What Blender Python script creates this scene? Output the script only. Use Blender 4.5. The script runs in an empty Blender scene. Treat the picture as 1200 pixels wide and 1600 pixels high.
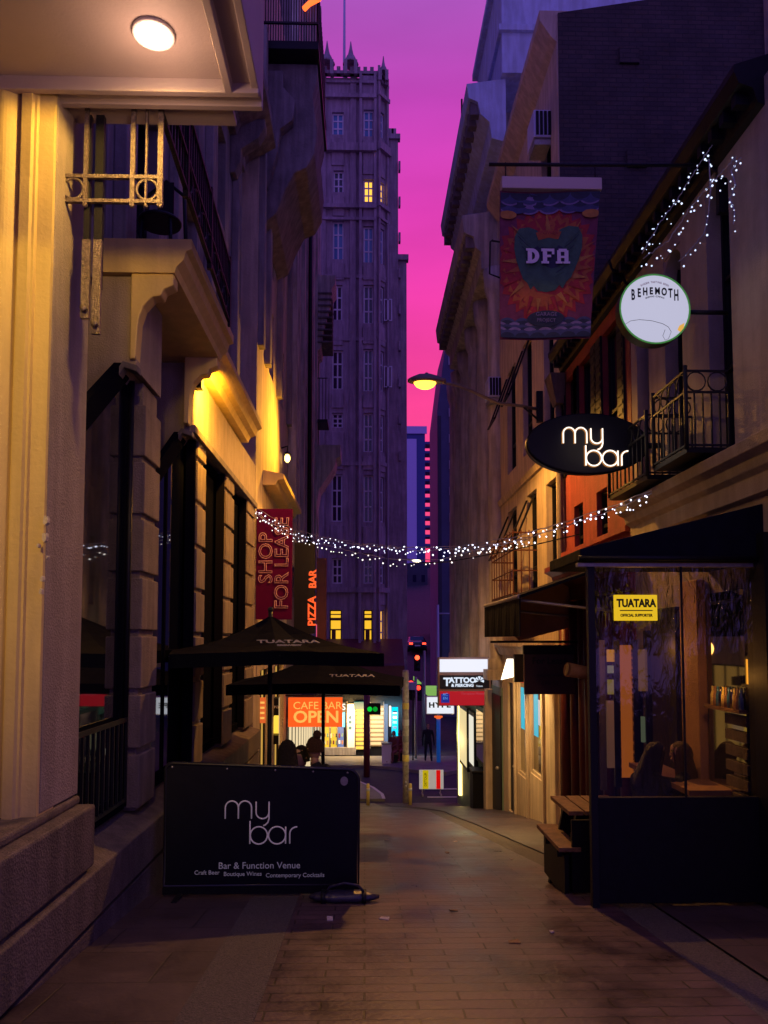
import bpy, bmesh, math, random
from mathutils import Vector, Matrix
random.seed(7)
S = bpy.context.scene
C = S.collection
PI = math.pi
def rad(a): return math.radians(a)

# ------------------------------------------------------------------ camera
PITCH = rad(3.4); YAW = math.atan(30/1200)
cd = bpy.data.cameras.new('camera'); cam = bpy.data.objects.new('camera', cd); C.objects.link(cam)
cam.location = (0, 0, 0)
cam.rotation_euler = (PI/2 + PITCH, 0, -YAW)
cd.sensor_fit = 'AUTO'; cd.sensor_width = 36; cd.lens = 27
cd.shift_x = 0; cd.shift_y = 128/1600
cd.clip_start = 0.05; cd.clip_end = 2000
S.camera = cam

# ------------------------------------------------------------------ sky: dusk, magenta towards the end of the lane, deep blue elsewhere
W = bpy.data.worlds.new('World'); S.world = W; W.use_nodes = True
nt = W.node_tree; nt.nodes.clear()
def N(t, **k):
    n = nt.nodes.new(t)
    for a, b in k.items(): setattr(n, a, b)
    return n
tc = N('ShaderNodeTexCoord'); sep = N('ShaderNodeSeparateXYZ'); nt.links.new(tc.outputs['Generated'], sep.inputs[0])
rz = N('ShaderNodeValToRGB'); nt.links.new(sep.outputs['Z'], rz.inputs[0])
cr = rz.color_ramp; cr.elements[0].position = 0.0; cr.elements[0].color = (1.0, .085, .17, 1)
cr.elements[1].position = 1.0; cr.elements[1].color = (.045, .05, .34, 1)
for p_, c_ in ((.13, (1.0, .075, .22, 1)), (.30, (1.0, .062, .32, 1)), (.42, (.88, .052, .42, 1)), (.5, (.76, .052, .48, 1)), (.59, (.57, .062, .51, 1)), (.67, (.42, .10, .54, 1)), (.8, (.10, .07, .40, 1))):
    e = cr.elements.new(p_); e.color = c_
ry = N('ShaderNodeValToRGB'); nt.links.new(sep.outputs['Y'], ry.inputs[0])
c2 = ry.color_ramp; c2.elements[0].position = .15; c2.elements[0].color = (0, 0, 0, 1); c2.elements[1].position = .62; c2.elements[1].color = (1, 1, 1, 1)
mx = N('ShaderNodeMix', data_type='RGBA'); nt.links.new(ry.outputs[0], mx.inputs['Factor'])
nt.links.new(rz.outputs[0], mx.inputs['B'])
mz = N('ShaderNodeMix', data_type='RGBA'); nt.links.new(sep.outputs['Z'], mz.inputs['Factor'])   # dusk away from the afterglow: mauve low, deep blue overhead
mz.inputs['A'].default_value = (.24, .13, .49, 1); mz.inputs['B'].default_value = (.085, .075, .47, 1); nt.links.new(mz.outputs['Result'], mx.inputs['A'])
bg = N('ShaderNodeBackground'); bg.inputs['Strength'].default_value = 1.0
cn_ = N('ShaderNodeTexNoise'); cn_.inputs['Scale'].default_value = 2.2; cn_.inputs['Detail'].default_value = 5
cm_ = N('ShaderNodeMapping'); cm_.inputs['Scale'].default_value = (1, 1, 4.5); nt.links.new(tc.outputs['Generated'], cm_.inputs['Vector']); nt.links.new(cm_.outputs[0], cn_.inputs['Vector'])
cr_ = N('ShaderNodeMapRange'); cr_.inputs['From Min'].default_value = .3; cr_.inputs['From Max'].default_value = .7; cr_.inputs['To Min'].default_value = .86; cr_.inputs['To Max'].default_value = 1.10; nt.links.new(cn_.outputs['Fac'], cr_.inputs['Value'])
cv_ = N('ShaderNodeVectorMath', operation='SCALE'); nt.links.new(mx.outputs['Result'], cv_.inputs[0]); nt.links.new(cr_.outputs[0], cv_.inputs['Scale'])
nt.links.new(cv_.outputs[0], bg.inputs['Color'])
wo = N('ShaderNodeOutputWorld'); nt.links.new(bg.outputs[0], wo.inputs[0])

S.view_settings.view_transform = 'Standard'; S.view_settings.look = 'None'
S.view_settings.exposure = 0.0; S.view_settings.gamma = 1.0
S.render.engine = 'CYCLES'
S.cycles.use_denoising = True
S.cycles.max_bounces = 6; S.cycles.transparent_max_bounces = 12
S.cycles.sample_clamp_indirect = 3.0
S.cycles.caustics_reflective = False; S.cycles.caustics_refractive = False

# ------------------------------------------------------------------ picture point -> point on a plane of the place
def ray(px, py):
    u = (px-600)/1200; v = (928-py)/1200
    y = math.cos(PITCH)-v*math.sin(PITCH); z = math.sin(PITCH)+v*math.cos(PITCH)
    return Vector((u*math.cos(YAW)+y*math.sin(YAW), -u*math.sin(YAW)+y*math.cos(YAW), z))
def aY(px, py, Y): r = ray(px, py); return r*(Y/r.y)
def aX(px, py, X): r = ray(px, py); return r*(X/r.x)
def aZ(px, py, Z): r = ray(px, py); return r*(Z/r.z)

PROF = [(-6, -1.25), (0, -1.6), (7, -2.28), (14.4, -3.42), (18.7, -4.12), (24, -5.15), (27, -5.78), (28.5, -5.97), (31, -6.02), (40, -5.9), (47, -5.5), (75, -.6), (110, 5.5), (160, 15), (230, 17), (400, 17)]
def gz(y):
    for (a, za), (b, zb) in zip(PROF, PROF[1:]):
        if y <= b: return za+(zb-za)*(y-a)/(b-a)
    return PROF[-1][1]

# ------------------------------------------------------------------ materials
def mat(name, col, rough=.8, metal=0.0, var=0.0, vs=6.0, bump=0.0, bs=30.0, spec=.5, emit=None, es=0.0, stain=0.0, coat=0.0, noshadow=False):
    m = bpy.data.materials.new(name); m.use_nodes = True; t = m.node_tree
    b = t.nodes['Principled BSDF']
    b.inputs['Base Color'].default_value = (*col, 1); b.inputs['Roughness'].default_value = rough
    b.inputs['Metallic'].default_value = metal; b.inputs['Specular IOR Level'].default_value = spec
    b.inputs['Coat Weight'].default_value = coat
    if name == 'dark_window_glass': b.inputs['IOR'].default_value = 2.1
    if emit: b.inputs['Emission Color'].default_value = (*emit, 1); b.inputs['Emission Strength'].default_value = es
    geo = t.nodes.new('ShaderNodeNewGeometry')
    if var or stain:
        n1 = t.nodes.new('ShaderNodeTexNoise'); n1.inputs['Scale'].default_value = vs; n1.inputs['Detail'].default_value = 6; n1.inputs['Roughness'].default_value = .65
        t.links.new(geo.outputs['Position'], n1.inputs['Vector'])
        r = t.nodes.new('ShaderNodeValToRGB'); t.links.new(n1.outputs['Fac'], r.inputs[0])
        r.color_ramp.elements[0].position = .3; r.color_ramp.elements[1].position = .7
        r.color_ramp.elements[0].color = (*[max(0, c*(1-var)) for c in col], 1); r.color_ramp.elements[1].color = (*[min(1, c*(1+var)) for c in col], 1)
        out = r.outputs[0]
        if stain:   # streaky grime running down the surface
            mp = t.nodes.new('ShaderNodeMapping'); mp.inputs['Scale'].default_value = (5, 5, .55); t.links.new(geo.outputs['Position'], mp.inputs['Vector'])
            n2 = t.nodes.new('ShaderNodeTexNoise'); n2.inputs['Scale'].default_value = 1.6; n2.inputs['Detail'].default_value = 5; t.links.new(mp.outputs[0], n2.inputs['Vector'])
            r2 = t.nodes.new('ShaderNodeValToRGB'); t.links.new(n2.outputs['Fac'], r2.inputs[0]); r2.color_ramp.elements[0].position = .42; r2.color_ramp.elements[1].position = .62
            r2.color_ramp.elements[0].color = (1-stain,)*3+(1,); r2.color_ramp.elements[1].color = (1, 1, 1, 1)
            mm = t.nodes.new('ShaderNodeMix'); mm.data_type = 'RGBA'; mm.blend_type = 'MULTIPLY'; mm.inputs['Factor'].default_value = 1
            t.links.new(out, mm.inputs['A']); t.links.new(r2.outputs[0], mm.inputs['B']); out = mm.outputs['Result']
        t.links.new(out, b.inputs['Base Color'])
    if bump:
        n3 = t.nodes.new('ShaderNodeTexNoise'); n3.inputs['Scale'].default_value = bs; n3.inputs['Detail'].default_value = 5; t.links.new(geo.outputs['Position'], n3.inputs['Vector'])
        bp = t.nodes.new('ShaderNodeBump'); bp.inputs['Strength'].default_value = bump; bp.inputs['Distance'].default_value = .02; t.links.new(n3.outputs['Fac'], bp.inputs['Height'])
        t.links.new(bp.outputs[0], b.inputs['Normal'])
    if noshadow: m.cycles.emission_sampling = 'NONE'
    return m
def brickmat(name, c1, c2, cm, bw, bh, rough=.8, axes='XZ', bump=.6, rv=.0, ms=.012, var=.25, dist=.02):
    m = bpy.data.materials.new(name); m.use_nodes = True; t = m.node_tree; b = t.nodes['Principled BSDF']; L = t.links.new
    geo = t.nodes.new('ShaderNodeNewGeometry'); sp = t.nodes.new('ShaderNodeSeparateXYZ'); L(geo.outputs['Position'], sp.inputs[0])
    cb = t.nodes.new('ShaderNodeCombineXYZ'); L(sp.outputs[axes[0]], cb.inputs[0]); L(sp.outputs[axes[1]], cb.inputs[1])
    bt = t.nodes.new('ShaderNodeTexBrick'); L(cb.outputs[0], bt.inputs['Vector'])
    bt.inputs['Scale'].default_value = 1; bt.inputs['Brick Width'].default_value = bw; bt.inputs['Row Height'].default_value = bh; bt.inputs['Mortar Size'].default_value = ms
    bt.inputs['Color1'].default_value = (*c1, 1); bt.inputs['Color2'].default_value = (*c2, 1); bt.inputs['Mortar'].default_value = (*cm, 1)
    bt.offset = .45; bt.inputs['Mortar Smooth'].default_value = .3
    n = t.nodes.new('ShaderNodeTexNoise'); n.inputs['Scale'].default_value = 1.3; n.inputs['Detail'].default_value = 8; n.inputs['Roughness'].default_value = .7; L(geo.outputs['Position'], n.inputs['Vector'])
    r = t.nodes.new('ShaderNodeValToRGB'); L(n.outputs['Fac'], r.inputs[0]); r.color_ramp.elements[0].position = .3; r.color_ramp.elements[1].position = .7
    r.color_ramp.elements[0].color = (1-var*1.6,)*3+(1,); r.color_ramp.elements[1].color = (1+var,)*3+(1,)
    mm = t.nodes.new('ShaderNodeMix'); mm.data_type = 'RGBA'; mm.blend_type = 'MULTIPLY'; mm.inputs['Factor'].default_value = 1
    L(bt.outputs['Color'], mm.inputs['A']); L(r.outputs[0], mm.inputs['B']); L(mm.outputs['Result'], b.inputs['Base Color'])
    n2 = t.nodes.new('ShaderNodeTexNoise'); n2.inputs['Scale'].default_value = 28; n2.inputs['Detail'].default_value = 5; L(geo.outputs['Position'], n2.inputs['Vector'])
    mt = t.nodes.new('ShaderNodeMath'); mt.operation = 'MULTIPLY_ADD'; L(bt.outputs['Fac'], mt.inputs[0]); mt.inputs[1].default_value = -1.0
    mt2 = t.nodes.new('ShaderNodeMath'); mt2.operation = 'MULTIPLY'; L(n2.outputs['Fac'], mt2.inputs[0]); mt2.inputs[1].default_value = .5; L(mt2.outputs[0], mt.inputs[2])
    bp = t.nodes.new('ShaderNodeBump'); bp.inputs['Strength'].default_value = bump; bp.inputs['Distance'].default_value = dist; L(mt.outputs[0], bp.inputs['Height']); L(bp.outputs[0], b.inputs['Normal'])
    rr = t.nodes.new('ShaderNodeMapRange'); L(n.outputs['Fac'], rr.inputs['Value']); rr.inputs['From Min'].default_value = .3; rr.inputs['From Max'].default_value = .7
    rr.inputs['To Min'].default_value = rough-rv; rr.inputs['To Max'].default_value = rough+rv; L(rr.outputs[0], b.inputs['Roughness'])
    return m
def glow(name, col, s, quiet=False):
    m = mat(name, (0.02, .02, .02), emit=col, es=s)
    if quiet: m.cycles.emission_sampling = 'NONE'
    return m

M = {}
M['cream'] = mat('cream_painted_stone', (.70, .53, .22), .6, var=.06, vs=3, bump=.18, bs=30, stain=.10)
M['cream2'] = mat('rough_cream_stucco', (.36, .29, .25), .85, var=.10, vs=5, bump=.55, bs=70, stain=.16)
M['pier'] = mat('pier_stone', (.24, .19, .175), .85, var=.14, vs=6, bump=.7, bs=70, stain=.25)
M['plinth'] = mat('brown_stone_plinth', (.15, .115, .105), .75, var=.2, vs=9, bump=.6, bs=60, stain=.3)
M['grey'] = mat('grey_render', (.27, .24, .26), .85, var=.15, vs=4, bump=.4, bs=30, stain=.3)
M['darkstone'] = mat('dark_weathered_stone', (.20, .17, .19), .85, var=.22, vs=3, bump=.5, bs=20, stain=.35)
M['soffit'] = mat('soffit_paint', (.46, .38, .36), .6, var=.06, vs=2, bump=.1, bs=50)
M['beige'] = mat('beige_render', (.56, .45, .36), .8, var=.12, vs=2.5, bump=.4, bs=35, stain=.25)
M['classic'] = mat('sandstone', (.52, .48, .46), .8, var=.18, vs=2, bump=.4, bs=25, stain=.35)
M['blue'] = mat('pale_blue_render', (.50, .60, .82), .8, var=.12, vs=2, bump=.3, bs=25, stain=.2)
M['tower'] = mat('tower_terracotta', (.38, .29, .37), .8, var=.22, vs=1.0, bump=.9, bs=5, stain=.25)
M['red'] = mat('red_painted_render', (.26, .035, .035), .7, var=.18, vs=4, bump=.4, bs=30, stain=.25)
M['maroon'] = mat('maroon_timber', (.13, .022, .03), .45, var=.2, vs=6, bump=.2, bs=40)
M['brick'] = brickmat('dark_brickwork', (.045, .035, .045), (.065, .045, .05), (.03, .028, .035), .24, .085, .9, 'XZ', .9, 0, .008)
M['paving'] = brickmat('clay_paving', (.085, .050, .066), (.120, .068, .080), (.022, .015, .020), .54, .135, .42, 'XY', .6, .16, .007, .46, .012)
M['slab'] = brickmat('dark_slabs', (.062, .042, .052), (.075, .050, .060), (.03, .024, .028), .9, .6, .5, 'XY', .4, .12, .008, .3, .012)
M['drain'] = mat('speckled_drain_stone', (.10, .085, .085), .6, var=.6, vs=60, bump=1, bs=90)
M['asphalt'] = mat('asphalt', (.035, .033, .05), .85, var=.3, vs=3, bump=.6, bs=80)
M['pave2'] = mat('far_pavement', (.17, .15, .15), .5, var=.2, vs=2, bump=.3, bs=30)
M['paintwhite'] = mat('road_paint', (.6, .6, .6), .6, var=.2, vs=10)
M['glass'] = mat('dark_window_glass', (.006, .007, .014), .03, spec=1.0)
M['glassf'] = mat('far_window_glass', (.008, .012, .05), .08, spec=.8)
M['glassb'] = mat('blue_window_glass', (.06, .22, .45), .12, spec=.9)
M['framew'] = mat('pale_window_frame', (.7, .68, .8), .5)
M['frameb'] = mat('bluish_frame', (.50, .52, .75), .5)
M['iron'] = mat('black_iron', (.008, .008, .014), .5, 0, spec=.3, bump=.3, bs=120)
M['ironp'] = mat('chipped_painted_iron', (.17, .13, .13), .35, .4, var=.5, vs=40, bump=.6, bs=90)
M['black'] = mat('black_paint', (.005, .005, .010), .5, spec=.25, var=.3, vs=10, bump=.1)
M['matte'] = mat('matte_black_frame', (.006, .006, .012), .95, spec=.0)
M['navy'] = mat('navy_awning_cloth', (.005, .006, .016), .85, spec=.08, var=.25, vs=5, bump=.5, bs=8)
M['canvas'] = mat('umbrella_canvas', (.0018, .0024, .008), .8, spec=.02, var=.2, vs=4, bump=.4, bs=7)
M['panel'] = mat('banner_vinyl', (.004, .005, .012), .45, spec=.25, var=.2, vs=3, bump=.35, bs=3)
M['white'] = mat('white_print', (.75, .72, .74), .6)
M['whitedim'] = mat('white_umbrella_print', (.12, .13, .22), .6)
M['wood'] = mat('worn_table_wood', (.20, .10, .05), .6, var=.4, vs=12, bump=.5, bs=50)
M['orange'] = mat('tan_render', (.42, .22, .11), .7, var=.15, vs=4, bump=.4, bs=40)
M['fabric'] = mat('dark_coat', (.012, .011, .016), .9, var=.3, vs=30, bump=.6, bs=120)
M['hair'] = mat('dark_hair', (.012, .008, .007), .5, var=.6, vs=60, bump=1, bs=160)
M['hairb'] = mat('brown_hair', (.07, .03, .015), .5, var=.6, vs=60, bump=1, bs=160)
M['skin'] = mat('skin', (.45, .26, .19), .55)
M['metal'] = mat('grey_metal', (.35, .33, .33), .45, .5, var=.2, vs=20)
M['bag'] = mat('black_rubber_bag', (.035, .03, .06), .3, bump=.5, bs=25)
M['leasered'] = mat('red_sign_board', (.07, .001, .045), .6, var=.1, spec=.05)
M['leaseline'] = mat('pale_letter_outline', (.42, .20, .30), .5)
M['teal'] = mat('green_painted_wall', (.14, .22, .18), .6, var=.15, vs=4, bump=.3)
M['yellow'] = mat('yellow_paint', (.9, .72, .2), .6, var=.1, vs=20)
M['redp'] = mat('red_paint', (.6, .03, .03), .5)
M['conc'] = mat('poster_covered_concrete', (.55, .48, .46), .8, var=.35, vs=9, bump=.5)
M['fartower'] = mat('far_tower_panel', (.6, .5, .95), .7, var=.05)
M['fardark'] = mat('far_tower_dark', (.05, .07, .30), .6, var=.1)
M['farmass'] = mat('far_buildings', (.05, .05, .09), .8, var=.3, vs=.3)
M['cream_lamp'] = mat('lamp_casing', (.20, .17, .15), .5, .3)

# ------------------------------------------------------------------ mesh collector
WM = {}
class Fr:                                   # a wall frame: u along the wall, d out of it, z up
    def __init__(s, O, u, n): s.O = Vector(O); s.u = Vector(u).normalized(); s.n = Vector(n).normalized()
    def __call__(s, u, d, z): return s.O + s.u*u + s.n*d + Vector((0, 0, z))
def FL(X): return Fr((X, 0, 0), (0, 1, 0), (1, 0, 0))     # left-hand walls: u is world Y
def FRt(X): return Fr((X, 0, 0), (0, 1, 0), (-1, 0, 0))   # right-hand walls
def FF(Y): return Fr((0, Y, 0), (1, 0, 0), (0, -1, 0))    # walls facing the camera: u is world X
class MB:
    def __init__(s): s.b = bmesh.new(); s.mi = 0
    def poly(s, pts, smooth=False):
        try: f = s.b.faces.new([s.b.verts.new(p) for p in pts])
        except ValueError: return s
        f.material_index = s.mi; f.smooth = smooth; return s
    def hexa(s, P):                          # 8 corners: bottom ring, top ring
        v = [s.b.verts.new(p) for p in P]
        for q in ((3, 2, 1, 0), (4, 5, 6, 7), (0, 1, 5, 4), (1, 2, 6, 5), (2, 3, 7, 6), (3, 0, 4, 7)):
            f = s.b.faces.new([v[i] for i in q]); f.material_index = s.mi
        return s
    def box(s, a0, a1, b0, b1, c0, c1, F=None):
        g = F if F else (lambda x, y, z: Vector((x, y, z)))
        return s.hexa([g(a0, b0, c0), g(a1, b0, c0), g(a1, b1, c0), g(a0, b1, c0), g(a0, b0, c1), g(a1, b0, c1), g(a1, b1, c1), g(a0, b1, c1)])
    def prof(s, pr, u0, u1, F):              # profile of (d, z) run along u
        A = [s.b.verts.new(F(u0, d, z)) for d, z in pr]; B = [s.b.verts.new(F(u1, d, z)) for d, z in pr]; n = len(pr)
        for i in range(n):
            f = s.b.faces.new((A[i], A[(i+1) % n], B[(i+1) % n], B[i])); f.material_index = s.mi
        for r in (A[::-1], B):
            f = s.b.faces.new(r); f.material_index = s.mi
        return s
    def ext(s, pts, vec, close=True):        # polygon of world points swept by a vector
        vec = Vector(vec); n = len(pts)
        A = [s.b.verts.new(p) for p in pts]; B = [s.b.verts.new(Vector(p)+vec) for p in pts]
        for i in range(n):
            f = s.b.faces.new((A[i], A[(i+1) % n], B[(i+1) % n], B[i])); f.material_index = s.mi
        f = s.b.faces.new(A[::-1]); f.material_index = s.mi; f = s.b.faces.new(B); f.material_index = s.mi
        return s
    def tube(s, pts, r, n=8, r1=None, closed=False):
        pts = [Vector(p) for p in pts]; k = len(pts); rings = []
        up = None
        for i, p in enumerate(pts):
            if closed: t = pts[(i+1) % k]-pts[i-1]
            else: t = pts[min(i+1, k-1)]-pts[max(i-1, 0)]
            if t.length < 1e-9: t = Vector((0, 0, 1))
            t.normalize()
            if up is None: up = t.orthogonal().normalized()
            a = up-t*up.dot(t); a = a.normalized() if a.length > 1e-6 else t.orthogonal().normalized(); up = a; b = t.cross(a)
            rr = r if r1 is None else r+(r1-r)*i/max(1, k-1)
            rings.append([s.b.verts.new(p+(a*math.cos(2*PI*j/n)+b*math.sin(2*PI*j/n))*rr) for j in range(n)])
        m = k if closed else k-1
        for i in range(m):
            A, B = rings[i], rings[(i+1) % k]
            for j in range(n):
                f = s.b.faces.new((A[j], A[(j+1) % n], B[(j+1) % n], B[j])); f.smooth = n > 4; f.material_index = s.mi
        if not closed:
            for q in (rings[0][::-1], rings[-1]):
                f = s.b.faces.new(q); f.material_index = s.mi
        return s
    def lathe(s, prof, c, n=20, axis='Z', sx=1, sy=1):
        c = Vector(c); R = []
        for r, h in prof:
            ring = []
            for j in range(n):
                a = 2*PI*j/n; x, y = r*math.cos(a)*sx, r*math.sin(a)*sy
                p = Vector((x, y, h)) if axis == 'Z' else (Vector((x, h, y)) if axis == 'Y' else Vector((h, x, y)))
                ring.append(s.b.verts.new(c+p))
            R.append(ring)
        for A, B in zip(R, R[1:]):
            for j in range(n):
                f = s.b.faces.new((A[j], A[(j+1) % n], B[(j+1) % n], B[j])); f.smooth = True; f.material_index = s.mi
        for q in (R[0][::-1], R[-1]):
            f = s.b.faces.new(q); f.material_index = s.mi
        return s
    def ball(s, c, r, seg=10, sz=1): return s.lathe([(max(.001, r*math.sin(PI*i/seg)), -r*sz*math.cos(PI*i/seg)) for i in range(seg+1)], c, seg+4)
    def disc(s, c, r, n=32, F=None, rx=None):
        return s
    def build(s, name, m, parent=None, bevel=0, local=False, loc=None):
        bmesh.ops.recalc_face_normals(s.b, faces=s.b.faces)
        me = bpy.data.meshes.new(name); s.b.to_mesh(me); s.b.free()
        return link(name, me, m, parent, bevel, local, loc)
def link(name, me, m, parent=None, bevel=0, local=False, loc=None):
    for q in (m if isinstance(m, (list, tuple)) else [m]): me.materials.append(q)
    o = bpy.data.objects.new(name, me); C.objects.link(o)
    if parent:
        o.parent = parent; WM[o.name] = WM[parent.name]
        if not local: me.transform(WM[parent.name].inverted())
    else:
        if loc is None and len(me.vertices):
            xs = [v.co.x for v in me.vertices]; ys = [v.co.y for v in me.vertices]; zs = [v.co.z for v in me.vertices]
            loc = ((min(xs)+max(xs))/2, (min(ys)+max(ys))/2, min(zs))
        T = Matrix.Translation(Vector(loc)); me.transform(T.inverted()); o.location = loc; WM[o.name] = T
    if bevel:
        b = o.modifiers.new('bevel', 'BEVEL'); b.width = bevel; b.segments = 2; b.limit_method = 'ANGLE'
    return o
def tag(o, label=None, cat=None, group=None, kind=None):
    if label: o['label'] = label
    if cat: o['category'] = cat
    if group: o['group'] = group
    if kind: o['kind'] = kind
    return o
def thing(name, loc, label, cat, group=None, rz=0):
    o = bpy.data.objects.new(name, None); C.objects.link(o); o.empty_display_size = .2
    o.location = loc; o.rotation_euler = (0, 0, rz)
    WM[o.name] = Matrix.Translation(Vector(loc)) @ Matrix.Rotation(rz, 4, 'Z')
    return tag(o, label, cat, group)
def copy_tree(o, parent=None):
    c = o.copy(); C.objects.link(c); c.parent = parent
    for ch in [q for q in bpy.data.objects if q.parent == o]: copy_tree(ch, c)
    return c
def text(s, size, c, m, parent=None, name='lettering', ext=.004, bold=0, sx=1.0, roll=0, mtx=None, local=False, align='CENTER', shear=0, spacing=1, hollow=0):
    cu = bpy.data.curves.new('t', 'FONT'); cu.body = s; cu.size = size; cu.align_x = align; cu.align_y = 'CENTER'; cu.extrude = ext
    cu.offset = bold; cu.shear = shear; cu.space_character = spacing; cu.resolution_u = 3
    if hollow: cu.fill_mode = 'NONE'; cu.extrude = 0; cu.bevel_depth = hollow; cu.bevel_resolution = 1
    o = bpy.data.objects.new('t', cu); C.objects.link(o)
    dg = bpy.context.evaluated_depsgraph_get(); me = bpy.data.meshes.new_from_object(o.evaluated_get(dg)); bpy.data.objects.remove(o); 
    X = mtx if mtx is not None else Matrix.Rotation(PI/2, 4, 'X')          # faces the camera (-Y)
    me.transform(Matrix.Translation(Vector(c)) @ X @ Matrix.Rotation(roll, 4, 'Z') @ Matrix.Diagonal((sx, 1, 1, 1)))
    me.name = name
    return link(name, me, m, parent, local=local)
def facade(F, u0, u1, z0, z1, ops, depth=.25, deep=5, mb=None, top=True):
    mb = mb or MB()
    us = sorted({u0, u1, *[o[0] for o in ops], *[o[1] for o in ops]}); zs = sorted({z0, z1, *[o[2] for o in ops], *[o[3] for o in ops]})
    us = [u for u in us if u0 <= u <= u1]; zs = [z for z in zs if z0 <= z <= z1]
    for a, b in zip(us, us[1:]):
        for c, d in zip(zs, zs[1:]):
            um, zm = (a+b)/2, (c+d)/2
            if any(o[0] < um < o[1] and o[2] < zm < o[3] for o in ops): continue
            mb.poly([F(a, 0, c), F(b, 0, c), F(b, 0, d), F(a, 0, d)])
    for (a, b, c, d) in ops:
        mb.poly([F(a, 0, c), F(a, 0, d), F(a, -depth, d), F(a, -depth, c)]); mb.poly([F(b, 0, d), F(b, 0, c), F(b, -depth, c), F(b, -depth, d)])
        mb.poly([F(a, 0, c), F(b, 0, c), F(b, -depth, c), F(a, -depth, c)]); mb.poly([F(a, 0, d), F(b, 0, d), F(b, -depth, d), F(a, -depth, d)])
        mb.poly([F(a, -depth, c), F(b, -depth, c), F(b, -depth, d), F(a, -depth, d)])
    for u in (u0, u1): mb.poly([F(u, 0, z0), F(u, 0, z1), F(u, -deep, z1), F(u, -deep, z0)])
    if top: mb.poly([F(u0, 0, z1), F(u1, 0, z1), F(u1, -deep, z1), F(u0, -deep, z1)])
    return mb
def win(root, F, a, b, c, d, depth=.2, bars=(1, 2), fm='frameb', gm='glassf', t=.05, lab=None, name='window'):
    m = MB(); e = -depth
    m.box(a, a+t, e+.01, e+.07, c, d, F); m.box(b-t, b, e+.01, e+.07, c, d, F); m.box(a+t, b-t, e+.01, e+.07, c, c+t, F); m.box(a+t, b-t, e+.01, e+.07, d-t, d, F)
    for i in range(1, bars[0]): u = a+(b-a)*i/bars[0]; m.box(u-t/2, u+t/2, e+.012, e+.06, c+t, d-t, F)
    for i in range(1, bars[1]):
        z = c+(d-c)*i/bars[1] if bars[1] > 2 else c+(d-c)*.28
        m.box(a+t, b-t, e+.014, e+.064, z-t/2, z+t/2, F)
    o = m.build(name, M[fm], root)
    if lab: o['label'] = lab
    MB().box(a+.01, b-.01, e+.004, e+.03, c+.01, d-.01, F).build('pane', M[gm] if isinstance(gm, str) else gm, o)
    return o
def lamp(kind, name, loc, power, col, parent=None, size=.1, spot=None, rot=None, blend=.3, shape=None, sy=None):
    l = bpy.data.lights.new(name, kind); l.energy = power; l.color = col
    if kind == 'AREA':
        l.size = size
        if shape: l.shape = shape; l.size_y = sy
    else: l.shadow_soft_size = size
    if spot: l.spot_size = rad(spot); l.spot_blend = blend
    o = bpy.data.objects.new(name, l); C.objects.link(o)
    o.location = loc
    if rot: o.rotation_euler = rot
    if parent:
        o.parent = parent; o.location = WM[parent.name].inverted() @ Vector(loc)
    return o

exec_parts = []
# ================================================================== SETTING
def strip(xs, ys, dz, sub=1):
    m = MB()
    for (ya, yb) in zip(ys, ys[1:]):
        for (xa, xb) in zip(xs, xs[1:]):
            m.poly([(xa, ya, gz(ya)+dz), (xb, ya, gz(ya)+dz), (xb, yb, gz(yb)+dz), (xa, yb, gz(yb)+dz)])
    return m
PY = [p[0] for p in PROF]
g = strip([-300, -60, -3, 5, 60, 300], PY, -.02).build('ground', M['asphalt'], loc=(0, 0, 0)); tag(g, kind='structure')
ys = sorted({-5, *[p for p in PY if -5 < p < 28.4], 28.4})
tag(strip([-2.6, -1.0], ys, 0).build('pavement', M['slab'], loc=(0, 0, 0)), kind='structure')
tag(strip([-1.0, -.58], ys, .003).build('drain_channel', M['drain'], loc=(0, 0, 0)), kind='structure')
def rx(y): return 2.28 if y < 7 else (2.28-(y-7)*.05 if y < 17 else 1.78-(y-17)**1.7*.02)
ye = [-5, 0, 3, 5, 7, 9, 11, 13, 14.4, 16, 17, 18.7, 20, 21.5, 23, 24, 25.5, 27, 28.4]
m = MB()
for a, b in zip(ye, ye[1:]): m.poly([(-.58, a, gz(a)), (rx(a)-.17, a, gz(a)), (rx(b)-.17, b, gz(b)), (-.58, b, gz(b))])
tag(m.build('lane', M['paving'], loc=(0, 0, 0)), kind='structure')
m = MB()
for a, b in zip(ye, ye[1:]): m.poly([(rx(a)-.17, a, gz(a)-.012), (rx(a)+.17, a, gz(a)-.012), (rx(b)+.17, b, gz(b)-.012), (rx(b)-.17, b, gz(b)-.012)])
tag(m.build('gutter', M['drain'], loc=(0, 0, 0)), kind='structure')
m = MB()
for a, b in zip(ye, ye[1:]): m.poly([(rx(a)+.17, a, gz(a)+.004), (3.7, a, gz(a)+.004), (3.7, b, gz(b)+.004), (rx(b)+.17, b, gz(b)+.004)])
tag(m.build('footpath', M['slab'], loc=(0, 0, 0)), kind='structure')
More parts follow.
